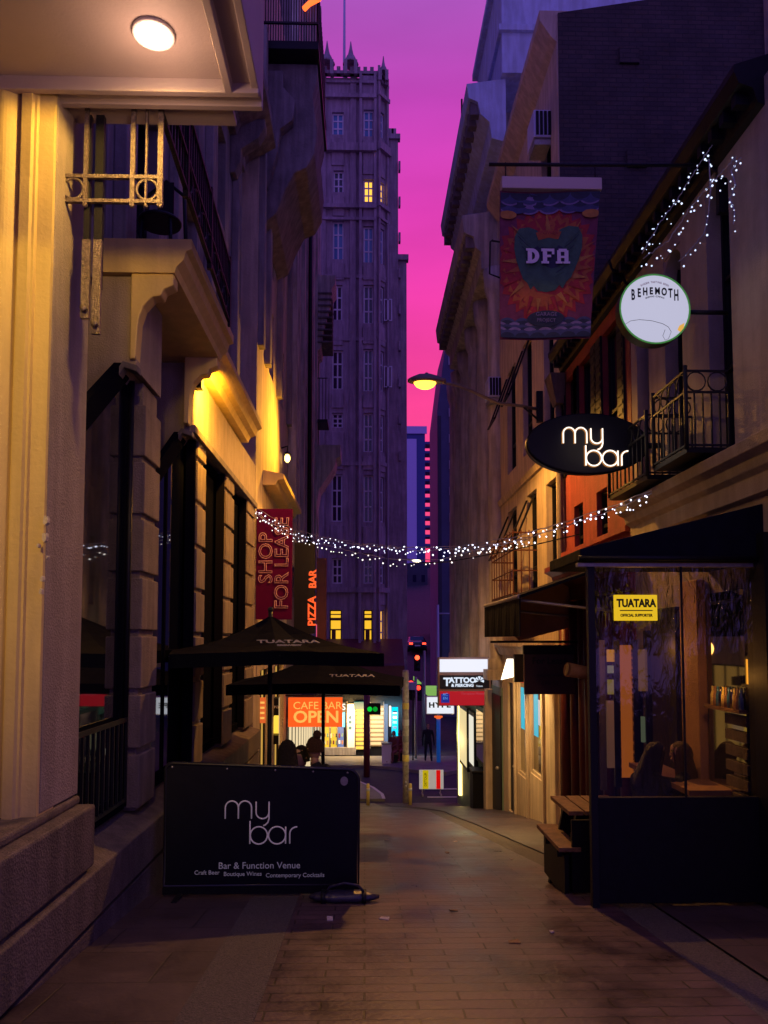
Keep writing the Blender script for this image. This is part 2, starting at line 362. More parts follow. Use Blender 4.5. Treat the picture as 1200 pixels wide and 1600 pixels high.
# far pavement in front of the tower, with a real kerb, and a curved island on the left
m = MB(); z0 = gz(37)
kp = [(-30, 36.2), (0, 36.2), (1.2, 35.7), (2.6, 34.6), (3.6, 34.2), (4.2, 34.8), (4.5, 36.5), (4.6, 39), (5.0, 46), (5.0, 60)]
far = [Vector((x, y, gz(y)+.13)) for x, y in kp]
m.poly([far[0], *far[1:], Vector((-30, 60, gz(60)+.13))])
tag(MB().ext([(x, y, -6.1) for x, y in kp[:8]]+[(-30, 39, -6.1)], (0, 0, .26)).build('far_pavement', M['pave2'], loc=(0, 0, 0)), kind='structure')
isl = [(-9, 29.2), (-1.0, 29.2), (-.2, 29.6), (.25, 30.4), (.2, 31.6), (-.3, 33), (-1.2, 34.2), (-2.4, 34.9), (-9, 35)]
m = MB().ext([(x, y, -6.3) for x, y in isl[:0]] or [(-9, 28.9, -6.3), (.75, 28.9, -6.3), (.7, 29.8, -6.3), (.35, 31.2, -6.3), (-.3, 32.6, -6.3), (-1.2, 33.6, -6.3), (-9, 33.8, -6.3)], (0, 0, .4))
tag(m.build('corner_pavement', M['pave2'], loc=(0, 0, 0)), kind='structure')
m = MB()
cv = [(.78, 28.9), (.73, 29.8), (.38, 31.2), (-.27, 32.65), (-1.18, 33.65)]
for (a, b), (c, d) in zip(cv, cv[1:]): m.poly([(a, b, -5.895), (a-.12, b, -5.895), (c-.12, d, -5.895), (c, d, -5.895)])
tag(m.build('kerb_line', M['paintwhite'], loc=(0, 0, 0)), kind='structure')
m = MB()
for y_ in (29.6, 31.2): m.box(2.4, 9, y_, y_+.12, gz(30)-.02, gz(30)+.008)
tag(m.build('road_marking', M['paintwhite'], loc=(0, 0, 0)), kind='structure')

# ================================================================== LEFT: near cream building
X0 = -2.05
F = FL(X0)
nb = thing('stone_building', (-2.4, 5, gz(5)), 'cream stone building with fluted pilaster, rusticated piers and dark shop windows at the left edge', 'building')
END = 14.25
# upper wall, set back, with tall dark windows
FU = FL(-2.42)
ops = [(6.0, 7.0, 3.75, 5.7), (7.9, 8.8, 3.9, 6.0), (9.9, 10.8, 3.9, 6.0), (12.0, 12.9, 3.9, 6.0), (7.9, 8.8, 7.0, 8.6), (9.9, 10.8, 7.0, 8.6), (12.0, 12.9, 7.0, 8.6)]
facade(FU, 5.3, END, 3.2, 9.6, ops, .25, 5).build('upper_wall', M['grey'], nb)
for o_ in ops: win(nb, FU, *o_, .25, (2, 3), 'black', 'glass', .05)
m = MB()
for y_ in (7.35, 9.35, 11.4, 13.7): m.box(y_-.17, y_+.17, 0, .13, 3.5, 8.9, FU); m.box(y_-.22, y_+.22, 0, .18, 8.7, 8.95, FU)
m.build('pilaster_strip', M['grey'], nb, .015)
m = MB().prof([(0, 9.0), (.12, 9.0), (.2, 9.15), (.5, 9.3), (.7, 9.42), (.7, 9.62), (0, 9.62)], 5.3, END, FU)
m.build('cornice', M['darkstone'], nb)
for y_ in (6.5, 8.3, 10.1, 11.9, 13.4):
    MB().prof([(0, 8.3), (.10, 8.32), (.18, 8.5), (.2, 8.75), (.5, 8.95), (.62, 9.15), (.62, 9.3), (0, 9.3)], y_-.13, y_+.13, FU).build('console', M['darkstone'], nb, .01)
# near block of wall: a short street face and a moulded face turned to the camera
m = MB()
m.box(4.97, 5.62, -.6, 0, -1.1, 5.4, F)
m.build('wall_block', M['cream2'], nb, .01)
MB().box(-1, 5.0, -1.5, -.95, -1.1, 5.4, F).build('recessed_wall', M['cream2'], nb)
lp = [(-3.3, 5.2), (-3.3, 4.93)]
lp += [(-2.56, 4.93), (-2.56, 4.90), (-2.535, 4.885), (-2.51, 4.90), (-2.51, 4.925), (-2.49, 4.925), (-2.49, 4.90), (-2.47, 4.89)]
lp += [(-2.45+.17*k/10, 4.90-.05*math.sin(PI*k/10)) for k in range(11)]
lp += [(-2.27, 4.92), (-2.255, 4.92), (-2.245, 4.88), (-2.18, 4.875), (-2.17, 4.90), (-2.155, 4.90), (-2.15, 4.93), (-2.055, 4.935), (-2.055, 5.2)]
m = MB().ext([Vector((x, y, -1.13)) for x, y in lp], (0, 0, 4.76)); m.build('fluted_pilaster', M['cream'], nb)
# peeling paint on the arris
m = MB(); rnd = random.Random(3)
for (px_, py_, s_) in ((70, 812, .035), (68, 838, .03), (58, 852, .015), (64, 905, .018), (62, 925, .02), (72, 870, .01)):
    q = aY(px_, py_, 4.862); m.ext([(q.x+s_*.5*(.6+.6*rnd.random())*math.cos(t*PI/4), 4.868, q.z+s_*(.6+.7*rnd.random())*math.sin(t*PI/4)) for t in range(8)], (0, .04, 0))
m.build('peeling_chips', mat('bare_plaster', (.62, .55, .42), .9, var=.3, vs=60), nb)
# plinth courses following the sloping lane
m = MB()
m.box(-1, 5.62, -1.0, .13, -1.60, -1.17, F); m.box(-1, 5.62, -.5, .02, -1.17, -1.11, F)
m.build('plinth_block', M['plinth'], nb, .018)
m = MB()
m.prof([(-1, -1.98), (.145, -1.98), (.145, -1.645), (-.27, -1.53), (-1, -1.53)], -1, END, F)
m.build('plinth_course', M['plinth'], nb, .012)
m = MB()
m.box(-1, END, -1, .12, -3.9, -2.03, F); m.box(-1, END, -1, .05, -2.03, -1.98, F)
m.build('plinth_base', M['plinth'], nb, .012)
# lower wall above the shop windows with shouldered heads
low = [(5.62, 1.6), (6.39, 2.35), (7.12, 2.42), (7.12, 1.62), (7.64, 1.62), (8.26, 2.32), (9.41, 2.50), (END, 2.50)]
def head_face(y, y2, nm='shop_wall'):       # end face turned to the camera with a sloping shoulder over the window
    P = [(-2.05, 3.27), (-2.05, 2.42), (-2.15, 2.46), (-2.49, 1.93), (-2.9, 1.93), (-2.9, 3.27)]
    MB().ext([Vector((x, y, z)) for x, z in P], (0, y2-y, 0)).build(nm, M['cream2'], nb, .006)
head_face(6.80, 7.64); head_face(8.97, 9.36)
MB().ext([F(u, 0, z) for u, z in [(9.365, 2.5), (END, 2.5), (END, 3.25), (9.365, 3.25)]], (-.8, 0, 0)).build('shop_wall', M['cream2'], nb, .008)
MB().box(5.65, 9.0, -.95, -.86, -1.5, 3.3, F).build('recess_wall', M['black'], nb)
for y_ in (6.80, 8.97):
    m = MB()
    m.ext([(-2.52, y_-.07, 1.86), (-2.49, y_-.07, 1.93), (-2.15, y_-.07, 2.47), (-2.02, y_-.07, 2.43), (-2.02, y_-.07, 2.37), (-2.14, y_-.07, 2.41), (-2.46, y_-.07, 1.86)], (0, .12, 0))
    m.box(-2.56, -2.44, y_-.09, y_+.02, 1.80, 1.87)
    m.build('head_moulding', M['darkstone'], nb, .008)
MB().box(8.98, END, -.06, .05, 2.44, 2.53, F).build('head_moulding', M['darkstone'], nb, .008)
# rusticated piers
for (a, b) in ((7.12, 7.66), (9.38, 9.87), (11.3, 12.0), (13.38, END)):
    m = MB()
    zt_ = 2.41 if a < 8 else 2.48
    m.box(a+.03, b-.03, -.30, -.035, -1.56, zt_, F)
    z_ = -1.56; k = 0
    while z_ < zt_-.2:
        h_ = .54; m.box(a, b, -.29, 0, z_+.03, min(z_+h_-.03, zt_-.02), F); z_ += h_
    if a > 8:                                # black cover added to darken the side of the pier
        MB().box(a-.05, a-.004, -.19, -.025, -1.5, 2.44, F).build('pier_side_cover', M['matte'], nb)
    m.build('rusticated_pier', M['pier'], nb, .012)
# shop windows between the piers
for i, (a, b) in enumerate(((5.62, 7.12), (7.66, 9.38), (9.87, 11.3), (12.0, 13.38))):
    m = MB(); za_, zc_ = ((1.46, 2.50), (1.46, 2.50), (2.46, 2.46), (2.46, 2.46))[i]; b_ = b-.1 if i < 2 else b
    def zt(u): return za_+(zc_-za_)*min(1, (u-a)/(1.34 if i < 2 else 1))
    m.box(a, b, -.20, -.13, -1.53, -1.42, F)
    m.ext([F(a, -.20, zt(a)-.1), F(b_, -.20, zt(b_)-.1), F(b_, -.20, zt(b_)+(.14 if i < 2 else 0)), F(a, -.20, zt(a)+(.14 if i < 2 else 0))], (.07, 0, 0))
    m.box(a, a+.05, -.20, -.14, -1.42, zt(a)-.1, F); m.box(b-.05, b, -.20, -.14, -1.42, zt(b)-.1, F)
    if i: m.box((a+b)/2-.03, (a+b)/2+.03, -.19, -.15, -1.42, zt((a+b)/2)-.1, F)
    fr = m.build('window', M['matte'], nb)
    MB().ext([F(a+.03, -.18, -1.43), F(b-.03, -.18, -1.43), F(b-.03, -.18, zt(b)-.08), F(a+.03, -.18, zt(a)-.08)], (.015, 0, 0)).build('pane', M['glass'], fr)
# iron guard bars low behind the first window ledge
m = MB(); m.box(5.7, 7.05, -.11, -.09, -.74, -.70, F); m.box(5.7, 7.05, -.11, -.09, -1.45, -1.42, F)
for i in range(12): u = 5.72+i*.12; m.box(u, u+.02, -.11, -.09, -1.42, -.74, F)
m.build('window_guard', M['iron'], nb)
MB().tube([F(7.08, -.12, -1.5), F(7.08, -.12, 2.4)], .025).build('downpipe', M['black'], nb)
# balcony with consoles and iron railing
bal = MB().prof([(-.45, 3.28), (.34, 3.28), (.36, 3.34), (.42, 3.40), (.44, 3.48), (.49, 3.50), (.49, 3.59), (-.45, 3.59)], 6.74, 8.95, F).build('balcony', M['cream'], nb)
for y_, zc_, dc_ in ((6.76, 2.5, -.05), (8.80, 2.5, -.05)):
    MB().prof([(dc_, zc_), (.0, zc_), (.02, 2.85), (.06, 2.98), (.14, 3.07), (.22, 3.08), (.24, 3.14), (.33, 3.18), (.33, 3.28), (dc_, 3.28)], y_, y_+.16, F).build('console', M['cream'], bal, .012)
m = MB()
yE = 5.15; FE = FF(yE)
xs = [aY(p, 300, yE).x for p in (97, 135, 208, 229, 251)]
zb0, zb1 = aY(180, 317, yE).z, aY(180, 279, yE).z
m.box(xs[0]-.01, xs[4]+.02, 0, .03, zb0-.012, zb0+.012, FE); m.box(xs[0]-.01, xs[4]+.02, 0, .03, zb1-.012, zb1+.012, FE)
for i, x_ in enumerate(xs): w_ = (.012, .028, .03, .012, .035)[i]; m.box(x_-w_/2, x_+w_/2, .002, .028, zb0-.03 if i else zb0, 4.35 if i != 0 else zb1, FE)
for c_ in (115, 231):
    cx = aY(c_, 298, yE).x; cz = (zb0+zb1)/2
    m.tube([(cx+.072*math.cos(a*PI/12), yE-.015, cz+.072*math.sin(a*PI/12)) for a in range(24)], .011, 6, closed=True)
for x_ in xs: m.ball((x_, yE-.015, zb0-.03), .016, 6)
m.box(xs[0], xs[4], 0, .03, 4.33, 4.37, FE)
m.build('end_railing', M['ironp'], nb)
m = MB()
def xr(y): return xs[4]+(-1.56-xs[4])*(y-yE)/(8.6-yE)
for z_ in (3.62, 3.9, 4.30): m.hexa([(xr(yE)-.015, yE, z_-.015), (xr(yE)+.02, yE, z_-.015), (xr(8.6)+.02, 8.6, z_-.015), (xr(8.6)-.015, 8.6, z_-.015), (xr(yE)-.015, yE, z_+.015), (xr(yE)+.02, yE, z_+.015), (xr(8.6)+.02, 8.6, z_+.015), (xr(8.6)-.015, 8.6, z_+.015)])
y_ = yE+.06
while y_ < 8.6: m.box(xr(y_)-.008, xr(y_)+.008, y_, y_+.016, 3.62, 4.3); y_ += .11
for y_ in (6.0, 7.2, 8.55): m.box(xr(y_)-.02, xr(y_)+.025, y_, y_+.04, 3.55, 4.36)
m.build('side_railing', M['iron'], nb)
for k in range(7):
    yk = 6.1+.36*k; MB().tube([(xr(yk)+.01, yk+.11*math.cos(t*PI/6), 3.76+.11*math.sin(t*PI/6)) for t in range(12)], .010, 4, closed=True).build('railing_ring', M['iron'], nb)
m = MB()
for (p0, p1, yb) in ((126, 139, 498), (143, 156, 522)):
    a = aY(p0, yb, 5.13); b = aY(p1, yb, 5.13); m.box(a.x, b.x, 5.12, 5.145, a.z, aY(p0, 375, 5.13).z)
    m.lathe([(.001, -.03), (.022, -.03), (.022, 0), (.001, 0)], ((a.x+b.x)/2, 5.115, a.z+.06), 8, 'Y')
m.build('iron_strap', M['ironp'], nb)
for (p0, p1) in ((128, 137), (144, 157)):
    a = aY(p0, 380, 5.13); b = aY(p1, 380, 5.13); MB().box(a.x, b.x, 5.15, 5.19, a.z-.3, 3.62).build('iron_channel', M['iron'], nb)
# chairs' dark backs standing on the balcony
ch = thing('balcony_chair', (-2.0, 7.3, 3.6), 'dark bentwood chair standing on the balcony behind its iron railing', 'chair')
m = MB(); m.tube([(-2.22, 7.5, 3.6), (-2.2, 7.5, 4.1), (-2.18, 7.52, 4.45), (-2.0, 7.52, 4.6), (-1.82, 7.52, 4.45), (-1.8, 7.5, 4.1), (-1.78, 7.5, 3.6)], .02); m.box(-2.08, -1.92, 7.5, 7.52, 4.08, 4.58); m.build('backrest', M['black'], ch)
MB().lathe([(.2, 0), (.21, .02), (.2, .04)], (-2.0, 7.3, 4.03), 20).build('seat', M['black'], ch)
for a_ in (-.16, .16): MB().tube([(-2+a_, 7.14, 3.6), (-2+a_*.8, 7.18, 4.04)], .017).build('leg', M['black'], ch)
# cornice that runs on past the balcony
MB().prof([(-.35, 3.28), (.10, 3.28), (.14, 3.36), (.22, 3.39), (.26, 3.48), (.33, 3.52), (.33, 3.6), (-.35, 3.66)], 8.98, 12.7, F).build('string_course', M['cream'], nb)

# lamp on a short arm under the cornice, beyond the far console
hl = thing('wall_lamp', (-2.0, 9.18, 3.0), 'half hidden wall lamp behind the balcony that throws the orange glow on the left wall', 'lamp')
MB().box(-2.05, -1.97, 9.12, 9.24, 3.02, 3.16).build('case', M['iron'], hl)
MB().box(-1.97, -1.962, 9.13, 9.23, 3.03, 3.15).build('glass', glow('wall_lamp_glass', (1, .5, .06), 3, True), hl)
lamp('SPOT', 'wall_lamp_light', (-1.60, 9.30, 3.07), 380, (1, .42, .025), hl, .05, 125, Vector((-1, .75, -.45)).to_track_quat('-Z', 'Y').to_euler(), .5)

# entrance canopy with a recessed soffit
cn = thing('entrance_canopy', (-1.6, 4, 3.6), 'pale boxed entrance canopy with moulded edge over the left pilaster', 'canopy')
m = MB()
m.box(-3.4, -.92, 1.2, 5.3, 3.66, 3.7); m.build('soffit', M['soffit'], cn)
m = MB()
m.prof([(0, 3.60), (.05, 3.60), (.05, 3.635), (.17, 3.635), (.17, 3.57), (.22, 3.57), (.22, 4.9), (0, 4.9)], -3.2, -.70, Fr((0, 5.06, 0), (1, 0, 0), (0, -1, 0)))
m.prof([(0, 3.60), (.05, 3.60), (.05, 3.635), (.17, 3.635), (.17, 3.57), (.22, 3.57), (.22, 4.9), (0, 4.9)], 1.0, 4.85, Fr((-.70, 0, 0), (0, 1, 0), (-1, 0, 0)))
m.build('fascia', M['soffit'], cn, .006)
lc = aZ(240, 51, 3.66)
dl = thing('downlight', (lc.x, lc.y, 3.655), 'round glowing ceiling lamp set in the underside of the canopy', 'lamp')
MB().lathe([(.125, 0), (.125, -.02), (.12, -.022), (.108, -.022), (.106, -.004)], (lc.x, lc.y, 3.66), 32).build('rim', M['white'], dl)
MB().lathe([(.104, -.004), (.10, -.018), (.08, -.032), (.05, -.040), (.001, -.043)], (lc.x, lc.y, 3.66), 32).build('diffuser', glow('warm_lamp_lens', (1, .72, .32), 30, True), dl)
lamp('SPOT', 'downlight_light', (lc.x, lc.y, 3.52), 110, (1, .57, .08), dl, .09, 180, (0, 0, 0), .08)
lamp('POINT', 'soffit_fill', (lc.x, lc.y, 3.36), 9, (1, .56, .36), dl, .08)  # added fill that brightens the soffit in place of bounced light

# the lane's other wall lamp, behind the camera, that lights the faces turned to the camera
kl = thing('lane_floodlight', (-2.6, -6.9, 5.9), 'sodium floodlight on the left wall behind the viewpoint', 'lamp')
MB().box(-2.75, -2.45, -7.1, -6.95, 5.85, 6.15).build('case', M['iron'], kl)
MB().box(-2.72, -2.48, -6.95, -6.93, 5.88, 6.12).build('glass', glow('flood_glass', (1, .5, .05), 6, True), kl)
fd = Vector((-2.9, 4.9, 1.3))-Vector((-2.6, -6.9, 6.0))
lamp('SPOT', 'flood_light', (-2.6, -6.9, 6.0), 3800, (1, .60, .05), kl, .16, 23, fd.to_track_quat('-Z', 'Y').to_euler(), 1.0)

# ================================================================== LEFT: next buildings
F2 = FL(-2.05)
b2 = thing('lamplit_building', (-2.4, 17, gz(17)), 'building with a wall lit yellow above the red lease sign, behind the piers', 'building')
Y2 = 20.2
ops = [(16.1, 16.9, 5.7, 7.2), (18.3, 19.1, 5.7, 7.2), (16.1, 16.9, 8.0, 9.8), (18.3, 19.1, 8, 9.8), (15.2, 17.0, -2.9, -.6), (17.6, 19.6, -3.2, -.6)]
facade(F2, 14.3, Y2, -5.2, 15.2, ops, .2, 5).build('wall', M['beige'], b2)
for o_ in ops[:4]: win(b2, F2, *o_, .2, (1, 2), 'black', 'glass')
for o_ in ops[4:]: win(b2, F2, *o_, .2, (3, 1), 'black', glow('shop_glow_amber', (1, .55, .1), .55))
m = MB()
for y_ in (14.5, 15.5, 17.6, 19.9): m.box(y_-.13, y_+.13, 0, .12, 5.6, 12, F2)
m.build('pilaster_strip', M['grey'], b2, .01)
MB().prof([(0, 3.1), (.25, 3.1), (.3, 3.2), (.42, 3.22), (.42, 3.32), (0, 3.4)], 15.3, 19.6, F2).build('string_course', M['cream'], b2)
# oriel high up carried on a curved corbel, with an iron railed deck
yo = 15.0
def zz(py, Y=yo): return aY(480, py, Y).z
ox = aY(496, 100, yo).x+2.05
pr = [(0, zz(350)), (.25, zz(335)), (.42, zz(300)), (.62, zz(270)), (.86, zz(262)), (ox-.05, zz(240)), (ox, zz(200)), (ox-.1, zz(150)), (ox, zz(120)), (ox, zz(100)), (0, zz(100))]
orl = MB().prof(pr, yo, yo+2.6, F2).build('corbel', M['darkstone'], b2, .02)
MB().prof([(0, zz(300)), (.1, zz(300)), (.3, zz(250)), (.35, zz(215)), (.6, zz(200)), (.64, zz(170)), (.4, zz(150)), (.4, zz(125)), (0, zz(125))], yo-.25, yo-.01, F2).build('console', M['darkstone'], orl, .01)
dk = MB().box(yo-.4, yo+2.8, 0, ox+.05, zz(100), zz(88), F2).build('deck', M['black'], b2)
m = MB(); zt = zz(-30)
for i in range(22): u = i/21*ox; m.box(yo-.38, yo-.36, u, u+.02, zz(88), zt, F2)
for i in range(24): u = yo-.38+i/23*3; m.box(u, u+.02, ox, ox+.02, zz(88), zt, F2)
m.box(yo-.4, yo+2.8, ox, ox+.04, zz(60)-.02, zz(60)+.02, F2); m.box(yo-.4, yo-.36, 0, ox, zz(60)-.02, zz(60)+.02, F2)
m.build('railing', M['iron'], dk)
ns = thing('neon_tube', aY(485, 10, yo-.5), 'orange neon tube glimpsed behind the highest balcony railing at the top edge', 'neon light')
MB().tube([aY(475, 14, yo-.45), aY(483, 6, yo-.45), aY(500, -3, yo-.45)], .05).build('tube', glow('orange_neon', (1, .12, .02), 2.5), ns)
# wall lamp on this building
wl = thing('wall_lantern', aX(448, 718, -1.95), 'small glowing lantern on the yellow lit wall above the red lease sign', 'lamp')
lp_ = aX(449, 716, -1.9)
MB().tube([F2(lp_.y, 0, lp_.z+.25), F2(lp_.y, .15, lp_.z+.3), (lp_.x, lp_.y, lp_.z+.16)], .02).build('arm', M['iron'], wl)
MB().ball(lp_, .07, 10, 1.5).build('globe', glow('lantern_globe', (1, .6, .15), 7), wl)
MB().lathe([(.1, .09), (.06, .14), (.01, .17)], lp_, 14).build('cap', M['iron'], wl)
lamp('SPOT', 'lantern_light', lp_+Vector((1.3, -1.5, .2)), 620, (1, .44, .025), wl, .08, 128, Vector((-1, -.35, -.15)).to_track_quat('-Z', 'Y').to_euler(), .6)

b3 = thing('ribbed_building', (-2.4, 25, gz(25)), 'tall dark building with vertical ribs between the yellow lit wall and the old tower', 'building')
F3 = FL(-2.05)
ops = []
for z_ in (1.2, 4.3, 7.4, 10.5, 13.6, 16.7, 19.8, 22.9): ops += [(21.6, 22.6, z_, z_+1.8), (24.6, 25.6, z_, z_+1.8), (27.6, 28.6, z_, z_+1.8)]
facade(F3, 20.25, 30.5, -6.2, 26.5, ops, .3, 6).build('wall', M['darkstone'], b3)
for o_ in ops[:15]: win(b3, F3, *o_, .3, (1, 2), 'frameb', 'glass')
for y_ in (20.4, 21.2, 23.0, 24.2, 26.0, 27.2, 29.0, 30.3): MB().box(y_-.16, y_+.16, 0, .22, 2.0, 26, F3).build('rib', M['classic'], b3)
for (pa, pb, ya, yb, nm) in ((497, 524, 430, 545, 'balcony'), (497, 532, 695, 716, 'balcony')):
    Yp = 29.0; za, zb_ = aY(500, ya, Yp).z, aY(500, yb, Yp).z; dx = aY(pb, ya, Yp).x+2.05
    if yb-ya > 50:
        q = MB().prof([(0, zb_-.2), (dx*.35, zb_), (dx*.55, zb_+.9), (dx*.8, za-1.2), (dx*.85, za-.5), (dx, za-.3), (dx, za), (0, za)], Yp, Yp+1.4, F3).build(nm, M['classic'], b3)
        m = MB()
        for i in range(9): m.box(Yp-.06, Yp+1.4, 0, dx*.86, za-.75-.24*i, za-.69-.24*i, F3)
        m.build('ribs', M['darkstone'], q)
    else:
        q = MB().prof([(0, zb_-2.3), (.15, zb_-2.2), (.3, zb_-1.2), (dx*.8, zb_-.3), (dx*.85, zb_), (dx, zb_+.1), (dx, za), (0, za)], Yp, Yp+1.4, F3).build(nm, M['classic'], b3)
m = MB(); Yp = 29; z5, z6 = aY(500, 590, Yp).z, aY(500, 655, Yp).z
m.box(-2.05, aY(512, 600, Yp).x, Yp, Yp+1.2, z6-.1, z6)
for i in range(6): x_ = -2+i*.12; m.box(x_, x_+.02, Yp, Yp+.02, z6, z5)
m.box(-2.05, aY(512, 600, Yp).x, Yp, Yp+.03, z5-.03, z5)
m.build('iron_balcony', M['iron'], b3)
MB().tube([F3(24, .3, -1), F3(24, .3, 18)], .07).build('downpipe', M['black'], b3)
# its shop at street level
ops3 = [(21, 24.5, -4.8, -2.2), (25, 29.8, -5.3, -2.2)]
m = MB(); m.box(20.4, 30.4, .05, .5, -2.1, -1.75, F3); m.build('shop_canopy', M['black'], b3)
wsh = glow('shopfront_warm_white', (1, .78, .45), .9)
for i in range(9):
    y_ = 21+i*1.02
    MB().box(y_, y_+.16, .01, .06, -5.0, -2.3, F3).build('lit_strip', wsh, b3)
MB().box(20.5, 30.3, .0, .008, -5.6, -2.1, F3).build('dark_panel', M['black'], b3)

# red lease sign, facing up the lane
def board(name, px0, px1, py0, py1, Y, th, m_, label, cat, group=None, edge=None, **k):
    a = aY(px0, py1, Y); b = aY(px1, py0, Y)
    r = thing(name, (a.x, Y, a.z), label, cat, group)
    MB().box(a.x, b.x, Y, Y+th, a.z, b.z).build('board', m_, r, .006)
    return r, a, b
ls, a, b = board('lease_sign', 399, 457, 795, 968, 14.3, .06, M['leasered'], 'tall dark red sign with pale outlined letters SHOP FOR LEASE reading upwards', 'sign')
c = aY(416, 872, 14.29); text('SHOP', .36, (c.x, 14.285, c.z), M['leaseline'], ls, roll=PI/2, hollow=.008, sx=1.05)
c = aY(441, 880, 14.29); text('FOR LEASE', .36, (c.x, 14.285, c.z), M['leaseline'], ls, roll=PI/2, hollow=.008, sx=1.0)
# black sign with glowing pizza bar letters
ps, a, b = board('pizza_sign', 459, 492, 848, 990, 17.0, .3, M['black'], 'tall black projecting sign with glowing orange letters running up its edge', 'sign')
c = aY(488, 955, 16.98); neon = glow('orange_letters', (1, .10, .02), 1.2)
text('PIZZA', .24, (c.x, 16.97, c.z), neon, ps, roll=PI/2, bold=.008)
c = aY(489, 905, 16.98); text('BAR', .22, (c.x, 16.97, c.z), neon, ps, roll=PI/2, bold=.008)
ps2, a, b = board('narrow_sign', 494, 510, 872, 1003, 22.0, .3, M['maroon'], 'narrow dark maroon sign hanging beyond the glowing orange letters', 'sign')
MB().box(a.x, a.x+.02, 21.98, 22.0, a.z+.1, a.z+.5).build('red_light', glow('dim_red', (.8, .1, .2), 1), ps2)

# light box signs and cafe sign low on the left
orng = glow('orange_sign_face', (1, .11, .012), 1.0); yel = glow('yellow_letters', (1, .52, .10), .95)
cs, a, b = board('cafe_sign', 450, 535, 1090, 1136, 20.0, .12, orng, 'glowing orange red CAFE BAR OPEN sign under the umbrella edges', 'sign')
c = aY(496, 1103, 19.98); text('CAFE BAR', .27, (c.x, 19.985, c.z), yel, cs, sx=1.05)
c = aY(494, 1121, 19.98); text('OPEN', .42, (c.x, 19.985, c.z), yel, cs, sx=1.08, bold=.01)
MB().tube([(a.x-.1, 20.06, b.z+.05), (b.x, 20.06, b.z+.05)], .02).build('hanging_bar', M['iron'], cs)
lamp('POINT', 'sign_light', (a.x+.6, 19.4, a.z+.2), 5, (1, .25, .05), cs, .3)
for (p0, p1, q0, q1, mm_, lab, tx) in ((425, 437, 1091, 1118, M['black'], 'dark menu box lettered OPEN, topmost of the stacked light boxes left of the cafe sign', 'OPEN'),
        (425, 437, 1120, 1146, glow('yellow_box', (1, .62, .06), 1.2), 'plain yellow glowing light box in the middle of the stack left of the cafe sign', None),
        (425, 437, 1149, 1163, M['black'], 'small dark box lowest of the stack of light boxes left of the cafe sign', None)):
    r, a, b = board('light_box', p0, p1, q0, q1, 17.5, .5, mm_, lab, 'light box', 'stacked light boxes beside the cafe sign')
    MB().box(b.x-.02, b.x+.005, 17.49, 18.0, a.z-.01, b.z+.01).build('edge', glow('box_edge', (1, .65, .3), .5), r)
    if tx: c = aY(431, 1105, 17.49); text(tx, .085, (c.x, 17.49, c.z), M['white'], r)
r, a, b = board('small_orange_sign', 405, 415, 1090, 1130, 15.2, .06, glow('dim_orange', (1, .16, .03), .7), 'small orange glowing vertical sign beside the umbrella pole', 'sign')
for i in range(4): MB().box(a.x+.02, b.x-.02, 15.19, 15.2, a.z+.08+.1*i, a.z+.12+.1*i).build('stripe', yel, r)
for (px_, w_, lab) in ((402, 10, 'pale square post between the last pier and the small orange sign'), (441, 5, 'thin pale post right of the stacked light boxes')):
    Yp = 15.0 if px_ == 402 else 17.0
    r = aY(px_, 1190, Yp); p = MB().box(r.x, aY(px_+w_, 0, Yp).x, Yp, Yp+.1, gz(Yp), aY(px_, 1085, Yp).z).build('post', M['beige'], None, .005); tag(p, lab, 'post')

# ================================================================== the old tower across the intersection
TY = 40.0
tw = thing('old_tower', (-1, TY+3, gz(TY)), 'tall old terracotta tower with pinnacles and flagpole closing the view', 'building')
def tx(px): return aY(px, 600, TY).x
def tz(py, px=560): return aY(px, py, TY).z
FT = FF(TY)
zT = tz(122)
base = gz(TY)-.3
def rects(l): return [(aY(a, c, TY).x, aY(b, c, TY).x, aY(a, d, TY).z, aY(a, c, TY).z) for a, b, c, d in l]
col1 = [(519, 537, 175, 210), (521, 537, 266, 300), (520, 537, 345, 405), (519, 535, 445, 500), (519, 536, 547, 608), (519, 536, 645, 668), (518, 535, 741, 815), (519, 535, 872, 912)]
bl = aY(500, 400, TY).x
opsA = rects(col1)
mA = facade(FT, -9, tx(561), base, zT, opsA+rects([(515, 534, 953, 1008)]), .24, 7)
mA.build('wall', M['tower'], tw)
FB = FF(TY-.35)
def rB(l): return [(aY(a, c, TY-.35).x, aY(b, c, TY-.35).x, aY(a, d, TY-.35).z, aY(a, c, TY-.35).z) for a, b, c, d in l]
colB = [(568, 585, 171, 213), (568, 584, 280, 315), (568, 584, 353, 410), (568, 584, 445, 505), (568, 583, 545, 611), (568, 583, 645, 706), (568, 583, 742, 816), (568, 583, 872, 912)]
yb = TY-.35
xb0, xb1 = aY(561, 600, yb).x, aY(588, 600, yb).x
facade(FB, xb0, xb1, base, aY(570, 118, yb).z, rB(colB)+rB([(568, 582, 953, 1008)]), .24, 7).build('wall', M['tower'], tw)
